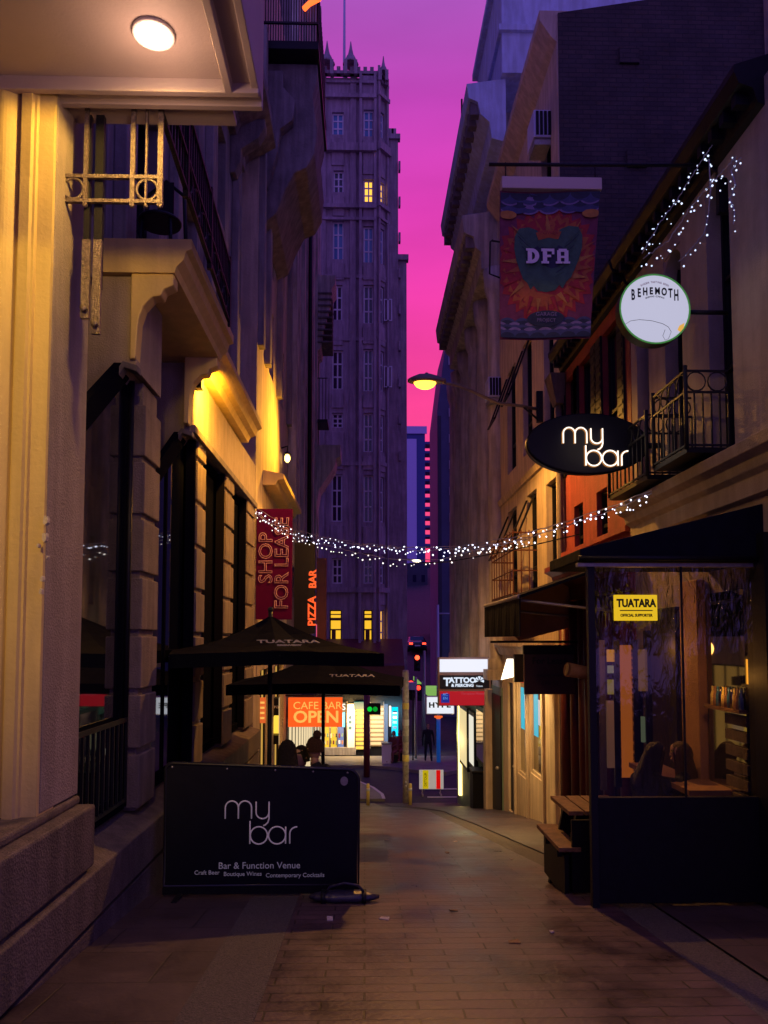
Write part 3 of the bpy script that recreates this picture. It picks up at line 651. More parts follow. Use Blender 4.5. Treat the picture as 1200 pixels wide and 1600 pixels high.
# chamfered corner
dC = Vector((.62, .78, 0)).normalized(); FC = Fr((xb1, yb, 0), dC, (dC.y, -dC.x, 0)); LC = .95
zC = lambda py: aY(597, py, TY).z
colC = [(.25, .7, zC(d), zC(c)) for c, d in ((175, 215), (285, 318), (357, 412), (447, 505), (548, 611), (648, 706), (745, 816), (874, 912), (953, 1006))]
facade(FC, 0, LC, base, zC(118), colC, .2, 6).build('wall', M['tower'], tw)
pc = FC(LC, 0, 0); FD = FF(pc.y)
xd1 = aY(622, 300, pc.y).x; xd2 = aY(636, 500, pc.y).x
facade(FD, pc.x, xd1, base, aY(615, 212, pc.y).z, [], .3, 7).build('wall', M['tower'], tw)
opsD = [(aY(606, 500, pc.y).x, aY(612, 500, pc.y).x, aY(610, y1, pc.y).z, aY(610, y0, pc.y).z) for y0, y1 in ((471, 505), (575, 608))]
facade(Fr((0, pc.y+.4, 0), (1, 0, 0), (0, -1, 0)), xd1, xd2, base, aY(630, 397, pc.y).z, [], .3, 7).build('wall', M['tower'], tw)
for y0, y1 in ((471, 505), (575, 608)):     # opened casements
    m = MB(); z1, z0 = aY(606, y0, pc.y).z, aY(606, y1, pc.y).z
    for xa_ in (606, 611):
        x_ = aY(xa_, 500, pc.y).x
        m.box(x_, x_+.05, pc.y-.32, pc.y-.27, z0, z1); m.box(x_-.22, x_-.17, pc.y-.32, pc.y-.27, z0, z1); m.box(x_-.17, x_, pc.y-.32, pc.y-.27, z1-.05, z1); m.box(x_-.17, x_, pc.y-.32, pc.y-.27, z0, z0+.05)
    m.build('open_casement', M['framew'], tw)
litc = glow('lit_window_amber', (1, .50, .06), 1.6)
def towwin(F_, r, k, lit=False, lab=None):
    gm = litc if lit else ('glassb' if k in (0, 2) else 'glassf')
    return win(tw, F_, *r, .22 if F_ is not FC else .18, (2, 3) if F_ is not FC else (1, 3), 'framew', gm, .075, lab)
for k, r in enumerate(opsA): towwin(FT, r, k)
for k, r in enumerate(rB(colB)): towwin(FB, r, k, k == 1, 'lit amber window near the top of the tower' if k == 1 else None)
for k, r in enumerate(colC): towwin(FC, r, k, k == 1 or k == 8)
amber = glow('lit_window_yellow', (1, .55, .03), 1.0)
for F_, r in ((FT, rects([(515, 534, 953, 1008)])[0]), (FB, rB([(568, 582, 953, 1008)])[0])):
    w_ = win(tw, F_, *r, .23, (1, 1), 'black', amber, .06, 'tall lit yellow window low on the tower')
    a, b, c, d = r
    for fz in ((.70, .78), (.86, .89), (.42, .46)): MB().box(a+.05, b-.05, -.19, -.17, c+(d-c)*fz[0], c+(d-c)*fz[1], F_).build('glazing_bar', M['maroon'], w_)
    MB().box(a+.1, a+.32, -.20, -.18, c+.15, c+(d-c)*.42, F_).build('display', M['maroon'], w_)
# bands, ribs, parapet
def band(py0, py1, pr_):
    m = MB()
    for F_, a, b in ((FT, -9, tx(561)), (FB, xb0, xb1), (FC, 0, LC)):
        yy = {FT: TY, FB: yb, FC: TY}[F_] if F_ is not FC else TY
        m.box(a, b, .003, pr_, aY(560, py1, yy).z, aY(560, py0, yy).z, F_)
    return m.build('band', M['tower'], tw)
for a, b, p_ in ((150, 156, .22), (228, 240, .3), (322, 328, .25), (342, 346, .18), (128, 132, .15), (722, 728, .12), (918, 926, .2), (1022, 1028, .3), (430, 435, .08), (528, 533, .08)): band(a, b, p_)
m = MB()
for x_ in [tx(p) for p in (503, 551)]: m.box(x_-.16, x_+.16, .003, .10, base+5, zT, FT)
for x_ in (xb0+.06, xb1-.07): m.box(x_-.07, x_+.07, .003, .16, base+5, zT, FB)
for u in (.1, .84): m.box(u-.07, u+.07, .003, .16, base+5, zC(118), FC)
m.build('rib', M['tower'], tw)
m = MB()
i = 0; x_ = -3.0
while x_ < xb1: m.box(x_, x_+.2, TY-.3, TY-.1, zT, zT+.42); x_ += .36
for i in range(4): p = FC(.05+.24*i, .05, 0); m.box(p.x, p.x+.14, p.y-.1, p.y+.1, zT, zT+.42)
m.box(-9, xb1+.2, TY-.35, TY-.05, zT, zT+.16)
m.build('parapet', M['tower'], tw)
def pinn(px, topy, boty, w, Y=TY-.2):
    x_ = aY(px, 100, Y).x; zt_, zb_ = aY(px, topy, Y).z, aY(px, boty, Y).z; h = zt_-zb_
    m = MB()
    for sx_ in (-1, 1):
        for sy_ in (-1, 1): m.box(x_+sx_*w-.09, x_+sx_*w+.09, Y+sy_*w-.09, Y+sy_*w+.09, zb_, zb_+h*.38)
    m.lathe([(w*1.6, h*.36), (w*1.5, h*.42), (w*1.05, h*.5), (w*.95, h*.56), (w*.6, h*.62), (w*.3, h*.8), (.02, h)], (x_, Y, zb_), 8)
    m.build('pinnacle', M['tower'], tw)
pinn(511, 64, 122, .27); pinn(548, 65, 122, .27); pinn(599, 88, 130, .18)
xf = aY(538, 60, TY+1).x
MB().tube([(xf, TY+1, zT-1), (xf, TY+1, zT+8)], .09, 8, .05).build('flagpole', M['frameb'], tw)
zq = aY(615, 212, pc.y).z
for x_ in (pc.x+.1, xd1-.35): MB().box(x_, x_+.25, pc.y-.1, pc.y+.2, zq, zq+.35).build('corner_block', M['tower'], tw)
m = MB(); m.box(pc.x, xd1+.12, pc.y-.16, pc.y+.2, zq-.25, zq+.02)
zq2 = aY(630, 397, pc.y).z; m.box(xd1, xd2+.1, pc.y+.2, pc.y+.6, zq2-.2, zq2+.1)
m.build('cornice', M['tower'], tw)
for i in range(9): MB().box(xd1+.02, xd1+.13, pc.y-.12, pc.y+.2, zq-2.0*(i+1), zq-2.0*(i+1)+.5).build('corner_block', M['tower'], tw)
for F_, L_ in ((FT, opsA), (FB, rB(colB)), (FC, colC)):
    for r1_, r2_ in zip(L_, L_[1:]):
        zt_, zb_ = r1_[2], r2_[3]
        if zt_-zb_ > .7: MB().box(r1_[0]-.03, r1_[1]+.03, .002, .07, zb_+.25, zt_-.22, F_).build('spandrel_panel', M['tower'], tw, .02)
# street canopy round the tower
m = MB(); zc0, zc1 = aY(560, 1062, 37.5).z, aY(560, 1040, 37.5).z
m.prof([(0, zc0), (.1, zc0), (.1, zc1), (0, zc1+.1), (-2.4, zc1+1.3), (-2.4, zc1+.5)], -9, aY(632, 1050, 37.5).x, FF(37.5))
m.build('street_canopy', M['maroon'], tw)
# shopfronts at its foot
def panel(root, name, p0, p1, q0, q1, Y, m_, th=.05):
    a = aY(p0, q1, Y); b = aY(p1, q0, Y); return MB().box(a.x, b.x, Y, Y+th, a.z, b.z).build(name, m_, root)
def shutter_mat(name, col, s):  # lamplight on the slats is painted in as striped emission
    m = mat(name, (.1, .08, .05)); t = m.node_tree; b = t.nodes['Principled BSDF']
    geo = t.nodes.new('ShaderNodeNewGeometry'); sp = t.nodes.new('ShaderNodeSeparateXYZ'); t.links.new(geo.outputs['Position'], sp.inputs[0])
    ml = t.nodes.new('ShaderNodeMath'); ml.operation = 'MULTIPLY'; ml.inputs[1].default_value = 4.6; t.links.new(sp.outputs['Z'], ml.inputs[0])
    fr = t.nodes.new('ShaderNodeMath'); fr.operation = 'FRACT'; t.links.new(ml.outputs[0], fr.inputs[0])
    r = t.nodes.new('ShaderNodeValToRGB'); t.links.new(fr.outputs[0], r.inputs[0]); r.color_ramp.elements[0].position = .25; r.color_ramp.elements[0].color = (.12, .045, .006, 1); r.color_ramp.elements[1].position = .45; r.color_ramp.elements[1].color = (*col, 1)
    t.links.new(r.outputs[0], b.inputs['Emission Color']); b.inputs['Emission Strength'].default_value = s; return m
SY = 39.6
panel(tw, 'shop_wall', 480, 632, 1075, 1182, SY+.03, M['black'], .02)
panel(tw, 'roller_shutter', 556, 573, 1103, 1171, SY-.05, shutter_mat('yellow_shutter_glow', (1, .62, .06), 1.15))['label'] = 'roller shutter with painted yellow glow'
panel(tw, 'roller_shutter', 579, 599, 1103, 1166, SY-.05, shutter_mat('cream_shutter_glow', (1, .6, .28), 1.1))['label'] = 'roller shutter with painted cream glow'
panel(tw, 'glass_front', 600, 606, 1100, 1166, SY-.05, glow('bluish_glass', (.25, .38, .7), .5))
panel(tw, 'bulb_strip', 608, 611, 1103, 1135, SY-.06, glow('bulb_strip_light', (1, .8, .5), 2.2))
panel(tw, 'yellow_door', 505, 514, 1134, 1168, SY-.05, glow('yellow_door_light', (1, .62, .02), 1.0))
panel(tw, 'yellow_door', 517, 526, 1134, 1168, SY-.05, glow('yellow_door_light_b', (1, .62, .02), .9))
panel(tw, 'blue_display', 528, 537, 1136, 1168, SY-.05, glow('blue_display_light', (.15, .3, .8), .6))
panel(tw, 'cyan_glow', 535, 539, 1112, 1136, SY-.06, glow('cyan_display_light', (.1, .8, 1), 1.6))
panel(tw, 'pale_column', 543, 554, 1100, 1170, SY-.2, M['white'], .15)
for q in (1121, 1128, 1137):
    c = aY(547, q, SY-.22); MB().lathe([(.09, 0), (.09, .02)], (c.x, SY-.24, c.z), 14, 'Y').build('teal_disc', glow('teal_disc_light', (.02, .3, .35), .8), tw)
for i in range(6): panel(tw, 'lit_slat', 478+4.6*i, 480+4.6*i, 1134, 1170, SY-.05, glow('white_slat_light', (.8, .9-.04*i, .55), .75))
panel(tw, 'brown_front', 476, 506, 1134, 1170, SY-.02, M['plinth'], .02)
panel(tw, 'green_box', 553, 570, 1097, 1108, SY-.3, glow('green_box_light', (.03, .25, .22), .8), .25)
panel(tw, 'letter_box', 534, 540, 1097, 1113, SY-.3, M['black'], .2)
c = aY(537, 1105, SY-.31); text('S', .45, (c.x, SY-.31, c.z), glow('white_letter_light', (1, 1, 1), 1.2), tw)
for k_, (p0_, p1_) in enumerate(((514, 517), (526, 528), (541, 543), (554, 556), (573, 579), (599, 600.5))): panel(tw, 'shop_mullion', p0_, p1_, 1096, 1170, SY-.12, M['plinth'], .06)
for k_ in range(14):
    pxx = 506+(k_ % 7)*4.6; qq = 1146+(k_//7)*11
    panel(tw, 'shelf_goods', pxx, pxx+2.6, qq, qq+5+(k_ % 3), SY-.09, M[('maroon', 'teal', 'white', 'orange', 'navy')[k_ % 5]], .03)
panel(tw, 'low_wall', 500, 556, 1168, 1180, SY-.25, M['grey'], .2)
cy = panel(tw, 'cyan_sign', 612, 622, 1105, 1150, 38.6, glow('cyan_sign_light', (0, .62, .95), 1.5), .1)
for i in range(4): c = aY(617, 1113+i*8, 38.55); MB().box(c.x-.1, c.x+.1, 38.57, 38.6, c.z-.06, c.z+.06).build('mark', M['white'], cy)
for (px_, w_, col, L) in ((565, 50, (1, .62, .2), 90), (520, 40, (1, .75, .35), 60), (610, 20, (.3, .75, 1), 35)):
    c = aY(px_, 1110, 38.0); lamp('AREA', 'shop_spill', (c.x, 38.6, -3.6), L*2.2, col, tw, 1.6, rot=(rad(50), 0, 0), shape='RECTANGLE', sy=.8)

# ================================================================== RIGHT: near building with iron balconies
XR = 3.4
G = FRt(XR)
rb = thing('balcony_building', (XR+.5, 7.5, gz(7.5)), 'cream building at the right edge with tall arched windows, iron balconies and a stone ledge', 'building')
ops = [(6.88, 7.36, 1.75, 4.45), (7.98, 8.45, 1.75, 4.3), (8.95, 9.35, 1.9, 4.2)]
facade(G, 4.6, 9.55, -4, 4.8, ops, .22, 4).build('wall', M['cream2'], rb)
for (a, b, c, d) in ops:
    o = win(rb, G, a, b, c, d, .22, (1, 3), 'black', 'glass', .04)
    for s_ in (0, 1):                        # rounded head
        P = []
        r_ = (b-a)/2; um = (a+b)/2
        P = [G(a if s_ == 0 else b, .0, d+.01)]+[G(um+(-1 if s_ == 0 else 1)*r_*math.cos(t*PI/16), 0, d-r_+r_*math.sin(t*PI/16)) for t in range(0, 9)]
        MB().ext([p+Vector((.012, 0, 0)) for p in P], (.2, 0, 0)).build('arched_head', M['cream2'], rb)
MB().prof([(0, 1.22), (.07, 1.24), (.07, 1.40), (.13, 1.44), (.15, 1.52), (.24, 1.56), (.26, 1.66), (0, 1.70)], 5.0, 9.5, G).build('stone_ledge', M['cream2'], rb, .008)
MB().prof([(0, 4.55), (.06, 4.57), (.10, 4.7), (.22, 4.74), (.26, 4.84), (.26, 4.9), (-3.5, 6.2), (-3.5, 4.9)], 6.2, 9.5, G).build('roof', M['black'], rb)
for i in range(14): MB().box(6.3+i*.23, 6.38+i*.23, 0, .2, 4.62, 4.74, G).build('eave_bracket', M['black'], rb)
def iron_balcony(y0, y1, d, zf, zt, root):
    fl = MB().box(y0, y1, 0, d, zf-.05, zf, G).build('balcony', M['black'], root)
    m = MB(); rr = []
    zr = zt-.2
    def bar(a, b): m.tube([a, b], .010, 4)
    for (p, q, n) in ((G(y0, .02, 0), G(y0, d, 0), 5), (G(y0, d, 0), G(y1, d, 0), int((y1-y0)/.13)), (G(y1, d, 0), G(y1, .02, 0), 4)):
        for z_ in (zf+.02, zr, zt): m.tube([p+Vector((0, 0, z_)), q+Vector((0, 0, z_))], .013, 4)
        v = (q-p); L_ = v.length
        for i in range(n+1):
            c = p+v*i/n; bar(c+Vector((0, 0, zf)), c+Vector((0, 0, zr)))
        k = max(1, int(L_/.2))
        for i in range(k):                   # ring frieze
            c = p+v*(i+.5)/k+Vector((0, 0, (zr+zt)/2)); e = v.normalized()
            m.tube([c+e*(.09*math.cos(t*PI/7))+Vector((0, 0, .09*math.sin(t*PI/7))) for t in range(14)], .008, 4, closed=True)
    for c in (G(y0, d, 0), G(y1, d, 0)): m.tube([c+Vector((0, 0, zf-.02)), c+Vector((0, 0, zt+.05))], .02, 6)
    m.build('railing', M['iron'], fl)
    return fl
iron_balcony(6.95, 7.75, .42, 1.78, 2.5, rb)
iron_balcony(7.95, 9.2, .42, 1.74, 2.38, rb)
MB().box(4.4, 7.3, -4, -.62, 5.3, 9.5, G).build('upper_wall', M['grey'], rb)
# ground floor wall behind the terrace
gw = [(9.6, 9.8)]
m = MB()
for (a, b, mm_) in ((6.3, 6.62, 0),): m.box(a, b, .01, .07, -2.4, .9, G)
m.build('corner_post', M['black'], rb)
MB().box(7.55, 7.98, .01, .10, -2.5, .6, G).build('pier', M['orange'], rb, .01)
MB().box(8.05, 8.75, .01, .12, -2.6, .35, G).build('dark_door', M['black'], rb, .01)
MB().box(6.75, 7.5, .005, .03, -1.7, .45, G).build('dark_window', M['glass'], rb)
for k in range(8): MB().box(6.7, 7.1, .03, .06, -1.75+.14*k, -1.66+.14*k, G).build('shelf_slat', M['plinth'], rb)
dr = MB().box(9.35, 9.5, .01, .06, -2.8, -.2, G).build('open_door', M['black'], rb)

# red building
rd = thing('red_building', (XR+.5, 11, gz(11)), 'red painted building with black shutters and dark maroon shopfront columns', 'building')
ops = [(10.0, 10.7, 2.75, 4.35), (11.2, 11.9, 2.75, 4.35), (12.15, 12.7, 2.75, 4.35), (10.6, 11.1, 1.45, 2.15), (11.8, 12.3, 1.45, 2.15)]
facade(G, 9.58, 12.9, -4.4, 4.8, ops, .15, 4).build('wall', M['red'], rd)
for o_ in ops: win(rd, G, *o_, .15, (2, 2), 'black', 'glass')
for (a, b, c, d) in ops[:3]:
    for q in (a-.24, b+.0):
        m = MB(); m.box(q, q+.23, .005, .035, c, d, G)
        for i in range(12): m.box(q+.02, q+.21, .035, .045, c+.08+i*.125, c+.14+i*.125, G)
        m.build('shutter', M['black'], rd)
MB().prof([(0, .62), (.05, .64), (.08, .85), (.2, .92), (.24, 1.05), (.36, 1.12), (.36, 1.2), (0, 1.28)], 9.58, 12.9, G).build('cornice', M['maroon'], rd)
MB().prof([(0, 1.38), (.1, 1.38), (.1, 1.45), (0, 1.45)], 9.6, 12.8, G).build('sill_band', M['red'], rd)
MB().prof([(0, 4.55), (.06, 4.57), (.10, 4.7), (.22, 4.74), (.26, 4.84), (.26, 4.9), (-3.5, 6.2), (-3.5, 4.9)], 9.56, 12.85, G).build('roof', M['black'], rd)
for i in range(15): MB().box(9.6+i*.22, 9.68+i*.22, 0, .2, 4.62, 4.74, G).build('eave_bracket', M['black'], rd)
for y_ in (9.75, 10.45, 11.3, 11.62, 12.1, 12.7):
    MB().tube([G(y_, .08, gz(y_)), G(y_, .08, .6)], .085, 10).build('column', M['maroon'], rd)
MB().box(9.8, 12.6, .005, .03, -3.0, -.2, G).build('shop_window', M['glass'], rd)
MB().box(9.62, 12.8, .005, .05, -4.2, -2.7, G).build('stall_riser', M['maroon'], rd)
MB().tube([G(12.85, .09, gz(12.8)), G(12.85, .09, 4.3)], .055, 8).build('downpipe', M['plinth'], rd)
MB().hexa([G(12.72, .02, 4.0), G(12.98, .02, 4.0), G(12.98, .16, 4.0), G(12.72, .16, 4.0), G(12.64, .02, 4.5), G(13.06, .02, 4.5), G(13.06, .28, 4.5), G(12.64, .28, 4.5)]).build('rain_hopper', M['plinth'], rd)

# brick party wall and beige building
bb = thing('beige_building', (XR+.5, 16, gz(16)), 'tall beige building with a dark brick side wall, open windows and a yellow lit shopfront', 'building')
a = aY(875, 20, 12.95); b = aY(1010, 0, 12.95)
sl = (b.z-a.z)/(b.x-a.x)
MB().ext([(3.42, 12.95, 3.5), (10, 12.95, 3.5), (10, 12.95, a.z+sl*6.6), (3.42, 12.95, a.z)], (0, .15, 0)).build('brick_side_wall', M['brick'], bb)
MB().tube([(8.1, 12.88, 4.5), (8.1, 12.88, 9.2), (7.2, 12.88, 9.9), (7.2, 12.88, 14)], .045).build('waste_pipe', M['black'], bb)
for x_, z_ in ((4.6, 8.3), (6.6, 9.4), (4.5, 10.2)):
    v_ = MB().box(x_, x_+.35, 12.90, 12.95, z_, z_+.3).build('vent', M['brick'], bb)
YB = 18.95
ops = [(13.5, 14.25, 7.4, 9.6), (15.3, 16.2, 7.4, 9.6), (17.0, 18.0, 7.4, 9.6), (13.5, 14.25, 3.9, 6.3), (15.3, 16.2, 3.9, 6.3), (17.0, 18.0, 3.9, 6.3), (13.45, 14.2, .9, 2.9), (15.0, 15.9, .9, 3.0), (17.0, 18.0, .9, 3.0)]
shop = [(14.75, 15.9, -2.72, -.5), (16.2, 17.2, -2.95, -.5)]
doorop = [(12.95+.05, 13.6, -3.2, -.4), (17.6, 18.3, -4.0, -1.0)]
facade(G, 12.98, YB, -4.6, a.z, ops+shop+doorop, .18, 5).build('wall', M['beige'], bb)
for i, o_ in enumerate(ops): win(bb, G, *o_, .18, (2, 2), 'black', 'glass')
for (a_, b_, c_, d_) in (ops[4], ops[7], ops[5], ops[8]):       # sashes pushed open at the bottom
    m = MB(); zt_ = d_-.1; zb_ = c_+(d_-c_)*.45
    for u in (a_+.05, b_-.1): m.hexa([G(u, .45, zb_), G(u+.05, .45, zb_), G(u+.05, .49, zb_), G(u, .49, zb_), G(u, .0, zt_), G(u+.05, .0, zt_), G(u+.05, .04, zt_), G(u, .04, zt_)])
    m.hexa([G(a_+.05, .45, zb_), G(b_-.05, .45, zb_), G(b_-.05, .5, zb_), G(a_+.05, .5, zb_), G(a_+.05, .43, zb_+.05), G(b_-.05, .43, zb_+.05), G(b_-.05, .48, zb_+.05), G(a_+.05, .48, zb_+.05)])
    m.build('open_sash', M['black'], bb)
MB().prof([(0, 3.30), (.05, 3.30), (.09, 3.42), (0, 3.46)], 13, YB, G).build('string_course', M['beige'], bb); MB().prof([(0, a.z-.5), (.1, a.z-.4), (.3, a.z-.1), (.3, a.z+.08), (-.3, a.z+.08), (-.3, a.z-.5)], 13, YB, G).build('parapet', M['beige'], bb)
m = MB(); m.prof([(0, -.38), (.08, -.36), (.14, -.2), (.22, -.14), (.22, -.06), (0, -.02)], 13.7, YB, G)
m.build('string_course', M['beige'], bb)
glow_pane = mat('shop_glass', (.01, .012, .016), .04, spec=1.0, emit=(.8, .36, .05), es=.05)  # faint interior glow put into the glass as its own emission
for i, o_ in enumerate(shop):
    w_ = win(bb, G, *o_, .10, (1, 1), 'beige', glow_pane, .06, name='shop_window')
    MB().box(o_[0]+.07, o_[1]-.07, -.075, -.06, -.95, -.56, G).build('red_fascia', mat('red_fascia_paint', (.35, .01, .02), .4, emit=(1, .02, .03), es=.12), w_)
    y0_, y1_ = o_[0]+.12, o_[1]-.12
    MB().box(y0_, y0_+.3, -.075, -.06, -1.95, -1.0, G).build('yellow_reflection', glow('yellow_reflection_glow', (1, .62, .02), .9), w_)  # reflections of the opposite shops, painted as glowing patches on the pane
    MB().box(y1_-.38, y1_-.02, -.075, -.06, -1.95, -1.05, G).build('cyan_glow', glow('cyan_reflection_glow', (.02, .55, .75), .8), w_)
    MB().box(y0_+.32, y1_-.42, -.075, -.06, -1.7, -1.2, G).build('white_reflection', glow('white_reflection_glow', (.7, .8, .9), .6), w_)
d_ = win(bb, G, 13.0, 13.6, -3.2, -.4, .1, (1, 1), 'beige', 'glass', .07, name='side_window')
dd = MB().box(17.62, 18.28, -.1, -.05, -3.98, -1.02, G).build('door', M['black'], bb); MB().ball(G(17.72, -.02, -2.9), .035, 6).build('handle', M['metal'], dd)
for y_, q in ((13.68, .16), (14.6, .13), (16.02, .16), (17.35, .12)): MB().box(y_-q/2, y_+q/2, .003, .05, -3.9, -.4, G).build('shopfront_post', M['beige'], bb, .006)
for (p0, p1, q0, q1, lab) in ((823, 846, 194, 222, 'air conditioner high on the beige wall under the roofline'), (753, 776, 597, 622, 'air conditioner on the beige wall behind the street lamp arm')):
    e = aX((p0+p1)/2, (q0+q1)/2, 3.15)
    r = thing('air_conditioner', (e.x, e.y, e.z-.25), lab, 'air conditioner', 'air conditioners on the beige wall')
    MB().box(e.y-.28, e.y+.28, .0, .32, e.z-.26, e.z+.26, G).build('case', M['frameb'], r, .015)
    m = MB()
    for i in range(4): m.box(3.12+i*.075, 3.17+i*.075, e.y-.305, e.y-.282, e.z-.22, e.z+.22)
    m.build('grille', M['black'], r)
    MB().box(e.y-.24, e.y+.24, 0, .3, e.z-.38, e.z-.28, G).build('bracket', M['metal'], r)
e = aY(795, 1045, 15.6)
fl_ = thing('tilted_floodlight', (e.x, 15.6, e.z), 'small white glowing tilted light panel above the yellow lit shopfront', 'lamp')
MB().hexa([(e.x-.16, 15.55, e.z-.22), (e.x+.12, 15.55, e.z-.16), (e.x+.12, 15.62, e.z-.16), (e.x-.16, 15.62, e.z-.22), (e.x-.02, 15.62, e.z+.2), (e.x+.2, 15.62, e.z+.2), (e.x+.2, 15.70, e.z+.2), (e.x-.02, 15.70, e.z+.2)]).build('glowing_face', glow('floodlight_face', (1, .92, .75), 2.2), fl_)
MB().tube([(e.x+.1, 15.7, e.z+.1), (XR, 15.7, e.z+.25)], .02).build('arm', M['iron'], fl_)
lamp('SPOT', 'floodlight_light', (e.x-.35, 15.4, e.z+.1), 300, (1, .62, .20), fl_, .15, 165, (0, rad(-30), 0), .6)
cg = thing('iron_cage_balcony', G(16, .25, .85), 'rusty iron cage balcony on the beige wall above the folding awning', 'balcony')
MB().box(14.9, 17.4, 0, .5, .78, .88, G).build('floor', M['black'], cg)
m = MB()
for z_ in (.9, 1.35, 1.75, 2.1): m.tube([G(14.9, .02, z_), G(14.9, .5, z_), G(17.4, .5, z_), G(17.4, .02, z_)], .016, 4)
for i in range(9): u = 14.9+i*2.5/8; m.tube([G(u, .5, .8), G(u, .5, 2.15)], .014, 4)
for d__ in (.18, .34): m.tube([G(14.9, d__, .8), G(14.9, d__, 2.15)], .014, 4)
m.build('bars', mat('rusty_iron', (.10, .03, .02), .7, .3, var=.4, vs=30), cg)

# classical building with huge cornices
cb = thing('classical_building', (XR+.5, 23, gz(23)), 'classical stone building with half columns and two heavy projecting cornices, above the tattoo sign', 'building')
YE = 28.4
ops = []
for y_ in (19.7, 21.6, 23.5, 25.4, 27.2): ops += [(y_, y_+.8, 1.0, 3.0), (y_, y_+.8, 4.4, 6.6), (y_, y_+.8, 7.6, 9.4)]
facade(G, 19.0, YE, -1.2, 15.4, ops, .3, 6).build('wall', M['classic'], cb)
for o_ in ops: win(cb, G, *o_, .3, (1, 2), 'black', 'glass')
for y_ in (19.25, 21.15, 23.05, 24.95, 26.85, 28.2):
    m = MB(); c = G(y_, .02, 0)
    m.lathe([(.30, -.9), (.30, -.5), (.26, -.45), (.25, 3.0), (.22, 8.6), (.22, 8.75), (.30, 8.95), (.34, 9.5)], c, 14)
    m.box(y_-.34, y_+.34, 0, .38, -1.0, -.75, G)
    m.build('half_column', M['classic'], cb)
MB().prof([(0, 9.5), (.4, 9.55), (.42, 10.0), (.55, 10.1), (.6, 10.4), (.85, 10.5), (.9, 10.95), (0, 11.1)], 19.2, 26.6, G).build('cornice', M['classic'], cb)
MB().prof([(0, 12.0), (.35, 12.1), (.4, 12.5), (.62, 12.7), (.68, 13.0), (.9, 13.1), (.95, 13.45), (0, 13.6)], 17.8, 24.2, G).build('cornice', M['blue'], cb)
for i in range(17): MB().box(19.3+i*.43, 19.5+i*.43, .4, .8, 10.15, 10.5, G).build('dentil', M['darkstone'], cb)
for i in range(15): MB().box(17.9+i*.43, 18.1+i*.43, .4, .85, 12.75, 13.1, G).build('dentil', M['darkstone'], cb)
m = MB(); m.box(17.6, 21.5, -5, .12, 13.6, 16.4, G); m.box(17.5, 21.6, -5, .26, 16.4, 16.6, G); m.box(17.5, 21.6, -5, .2, 14.6, 14.75, G); m.box(17.8, 19.4, -5, -.2, 16.6, 18.5, G)
m.build('attic', M['blue'], cb)
MB().box(19.4, 22.5, -5, -.5, 16.62, 19.5, G).build('roof_house', M['black'], cb)
MB().tube([G(21.4, .25, 14.8), G(21.4, .6, 14.8), G(21.4, .6, 15.7)], .03, 5).build('roof_bracket', M['iron'], cb)
# tattoo shop at its foot
MB().box(19.0, YE, -1, .02, -6.2, -1.2, G).build('shop_wall', M['teal'], cb)
m = MB(); m.box(19.05, 20.3, .02, .05, -4.4, -1.4, G); o = m.build('door', M['black'], cb); MB().ball(G(19.3, .09, -3.2), .05, 6).build('handle', M['metal'], o)
for (y0_, y1_, z0_, z1_, mm_, nm) in ((21.0, 22.6, -3.5, -1.9, M['black'], 'notice_case'), (23.0, 24.2, -3.9, -2.2, glow('lit_notice', (.9, .85, .7), .9), 'notice_case'), (24.6, 26.6, -4.2, -2.2, glow('lit_notice_b', (1, .8, .4), .8), 'notice_case')):
    o = MB().box(y0_, y1_, .02, .14, z0_, z1_, G).build(nm, M['black'], cb, .01)
    MB().box(y0_+.12, y1_-.12, .14, .15, z0_+.12, z1_-.12, G).build('notice', mm_ if mm_ is not M['black'] else M['glass'], o)
MB().box(20.35, 20.75, .02, .22, -4.8, -1.3, G).build('door_post', M['beige'], cb, .01)
st = MB().box(26.9, 27.15, .02, .12, -5.4, -1.5, G).build('lit_strip', glow('yellow_strip_light', (1, .72, .22), 3.5), cb)
lamp('AREA', 'strip_spill', G(27.0, .4, -3.4), 60, (1, .65, .2), cb, .3, rot=(0, rad(-90), 0), shape='RECTANGLE', sy=3)
lamp('POINT', 'green_spill', G(22.5, .9, -1.6), 14, (.35, 1, .7), cb, .15)
bn = thing('rubbish_bin', G(21.6, .25, gz(21.6)), 'black upright bin standing below the notice cases', 'bin')
MB().box(21.3, 21.95, .04, .42, gz(21.6)-.05, gz(21.6)+1.0, G).build('body', M['black'], bn, .02)
MB().box(21.26, 21.99, .03, .45, gz(21.6)+1.0, gz(21.6)+1.08, G).build('lid', M['black'], bn, .02)

# far side of the intersection
fb = thing('far_corner_building', (6, 50, gz(50)), 'distant bluish building end rising right of the pink sky gap', 'building')
a = aY(683, 600, 50); b = aY(697, 530, 50)
MB().ext([(a.x, 50, -7), (9.5, 50, -7), (9.5, 50, b.z), (b.x, 50, b.z), (a.x, 50, aY(683, 640, 50).z)], (0, 6, 0)).build('wall', mat('far_blue_wall', (.10, .11, .22), .8, var=.15, vs=.8), fb)
m = MB()
for i in range(12):
    z_ = b.z-1.2-i*1.75; m.box(b.x+.15, b.x+1.6, 49.9, 49.99, z_-.55, z_)
m.build('balcony_band', M['frameb'], fb)
MB().box(a.x+.02, a.x+.25, 49.93, 49.99, -5, aY(683, 650, 50).z).build('edge_strip', M['farmass'], fb)
ft = thing('far_tower', (aY(655, 700, 170).x, 170, 15), 'distant purple tower block with small balconies beside the narrow strip of pink sky', 'building')
a = aY(600, 668, 170); b = aY(664, 668, 170)
zt_ = aY(650, 668, 170).z
MB().box(a.x, b.x, 170, 180, 14, zt_).build('wall', M['fardark'], ft)
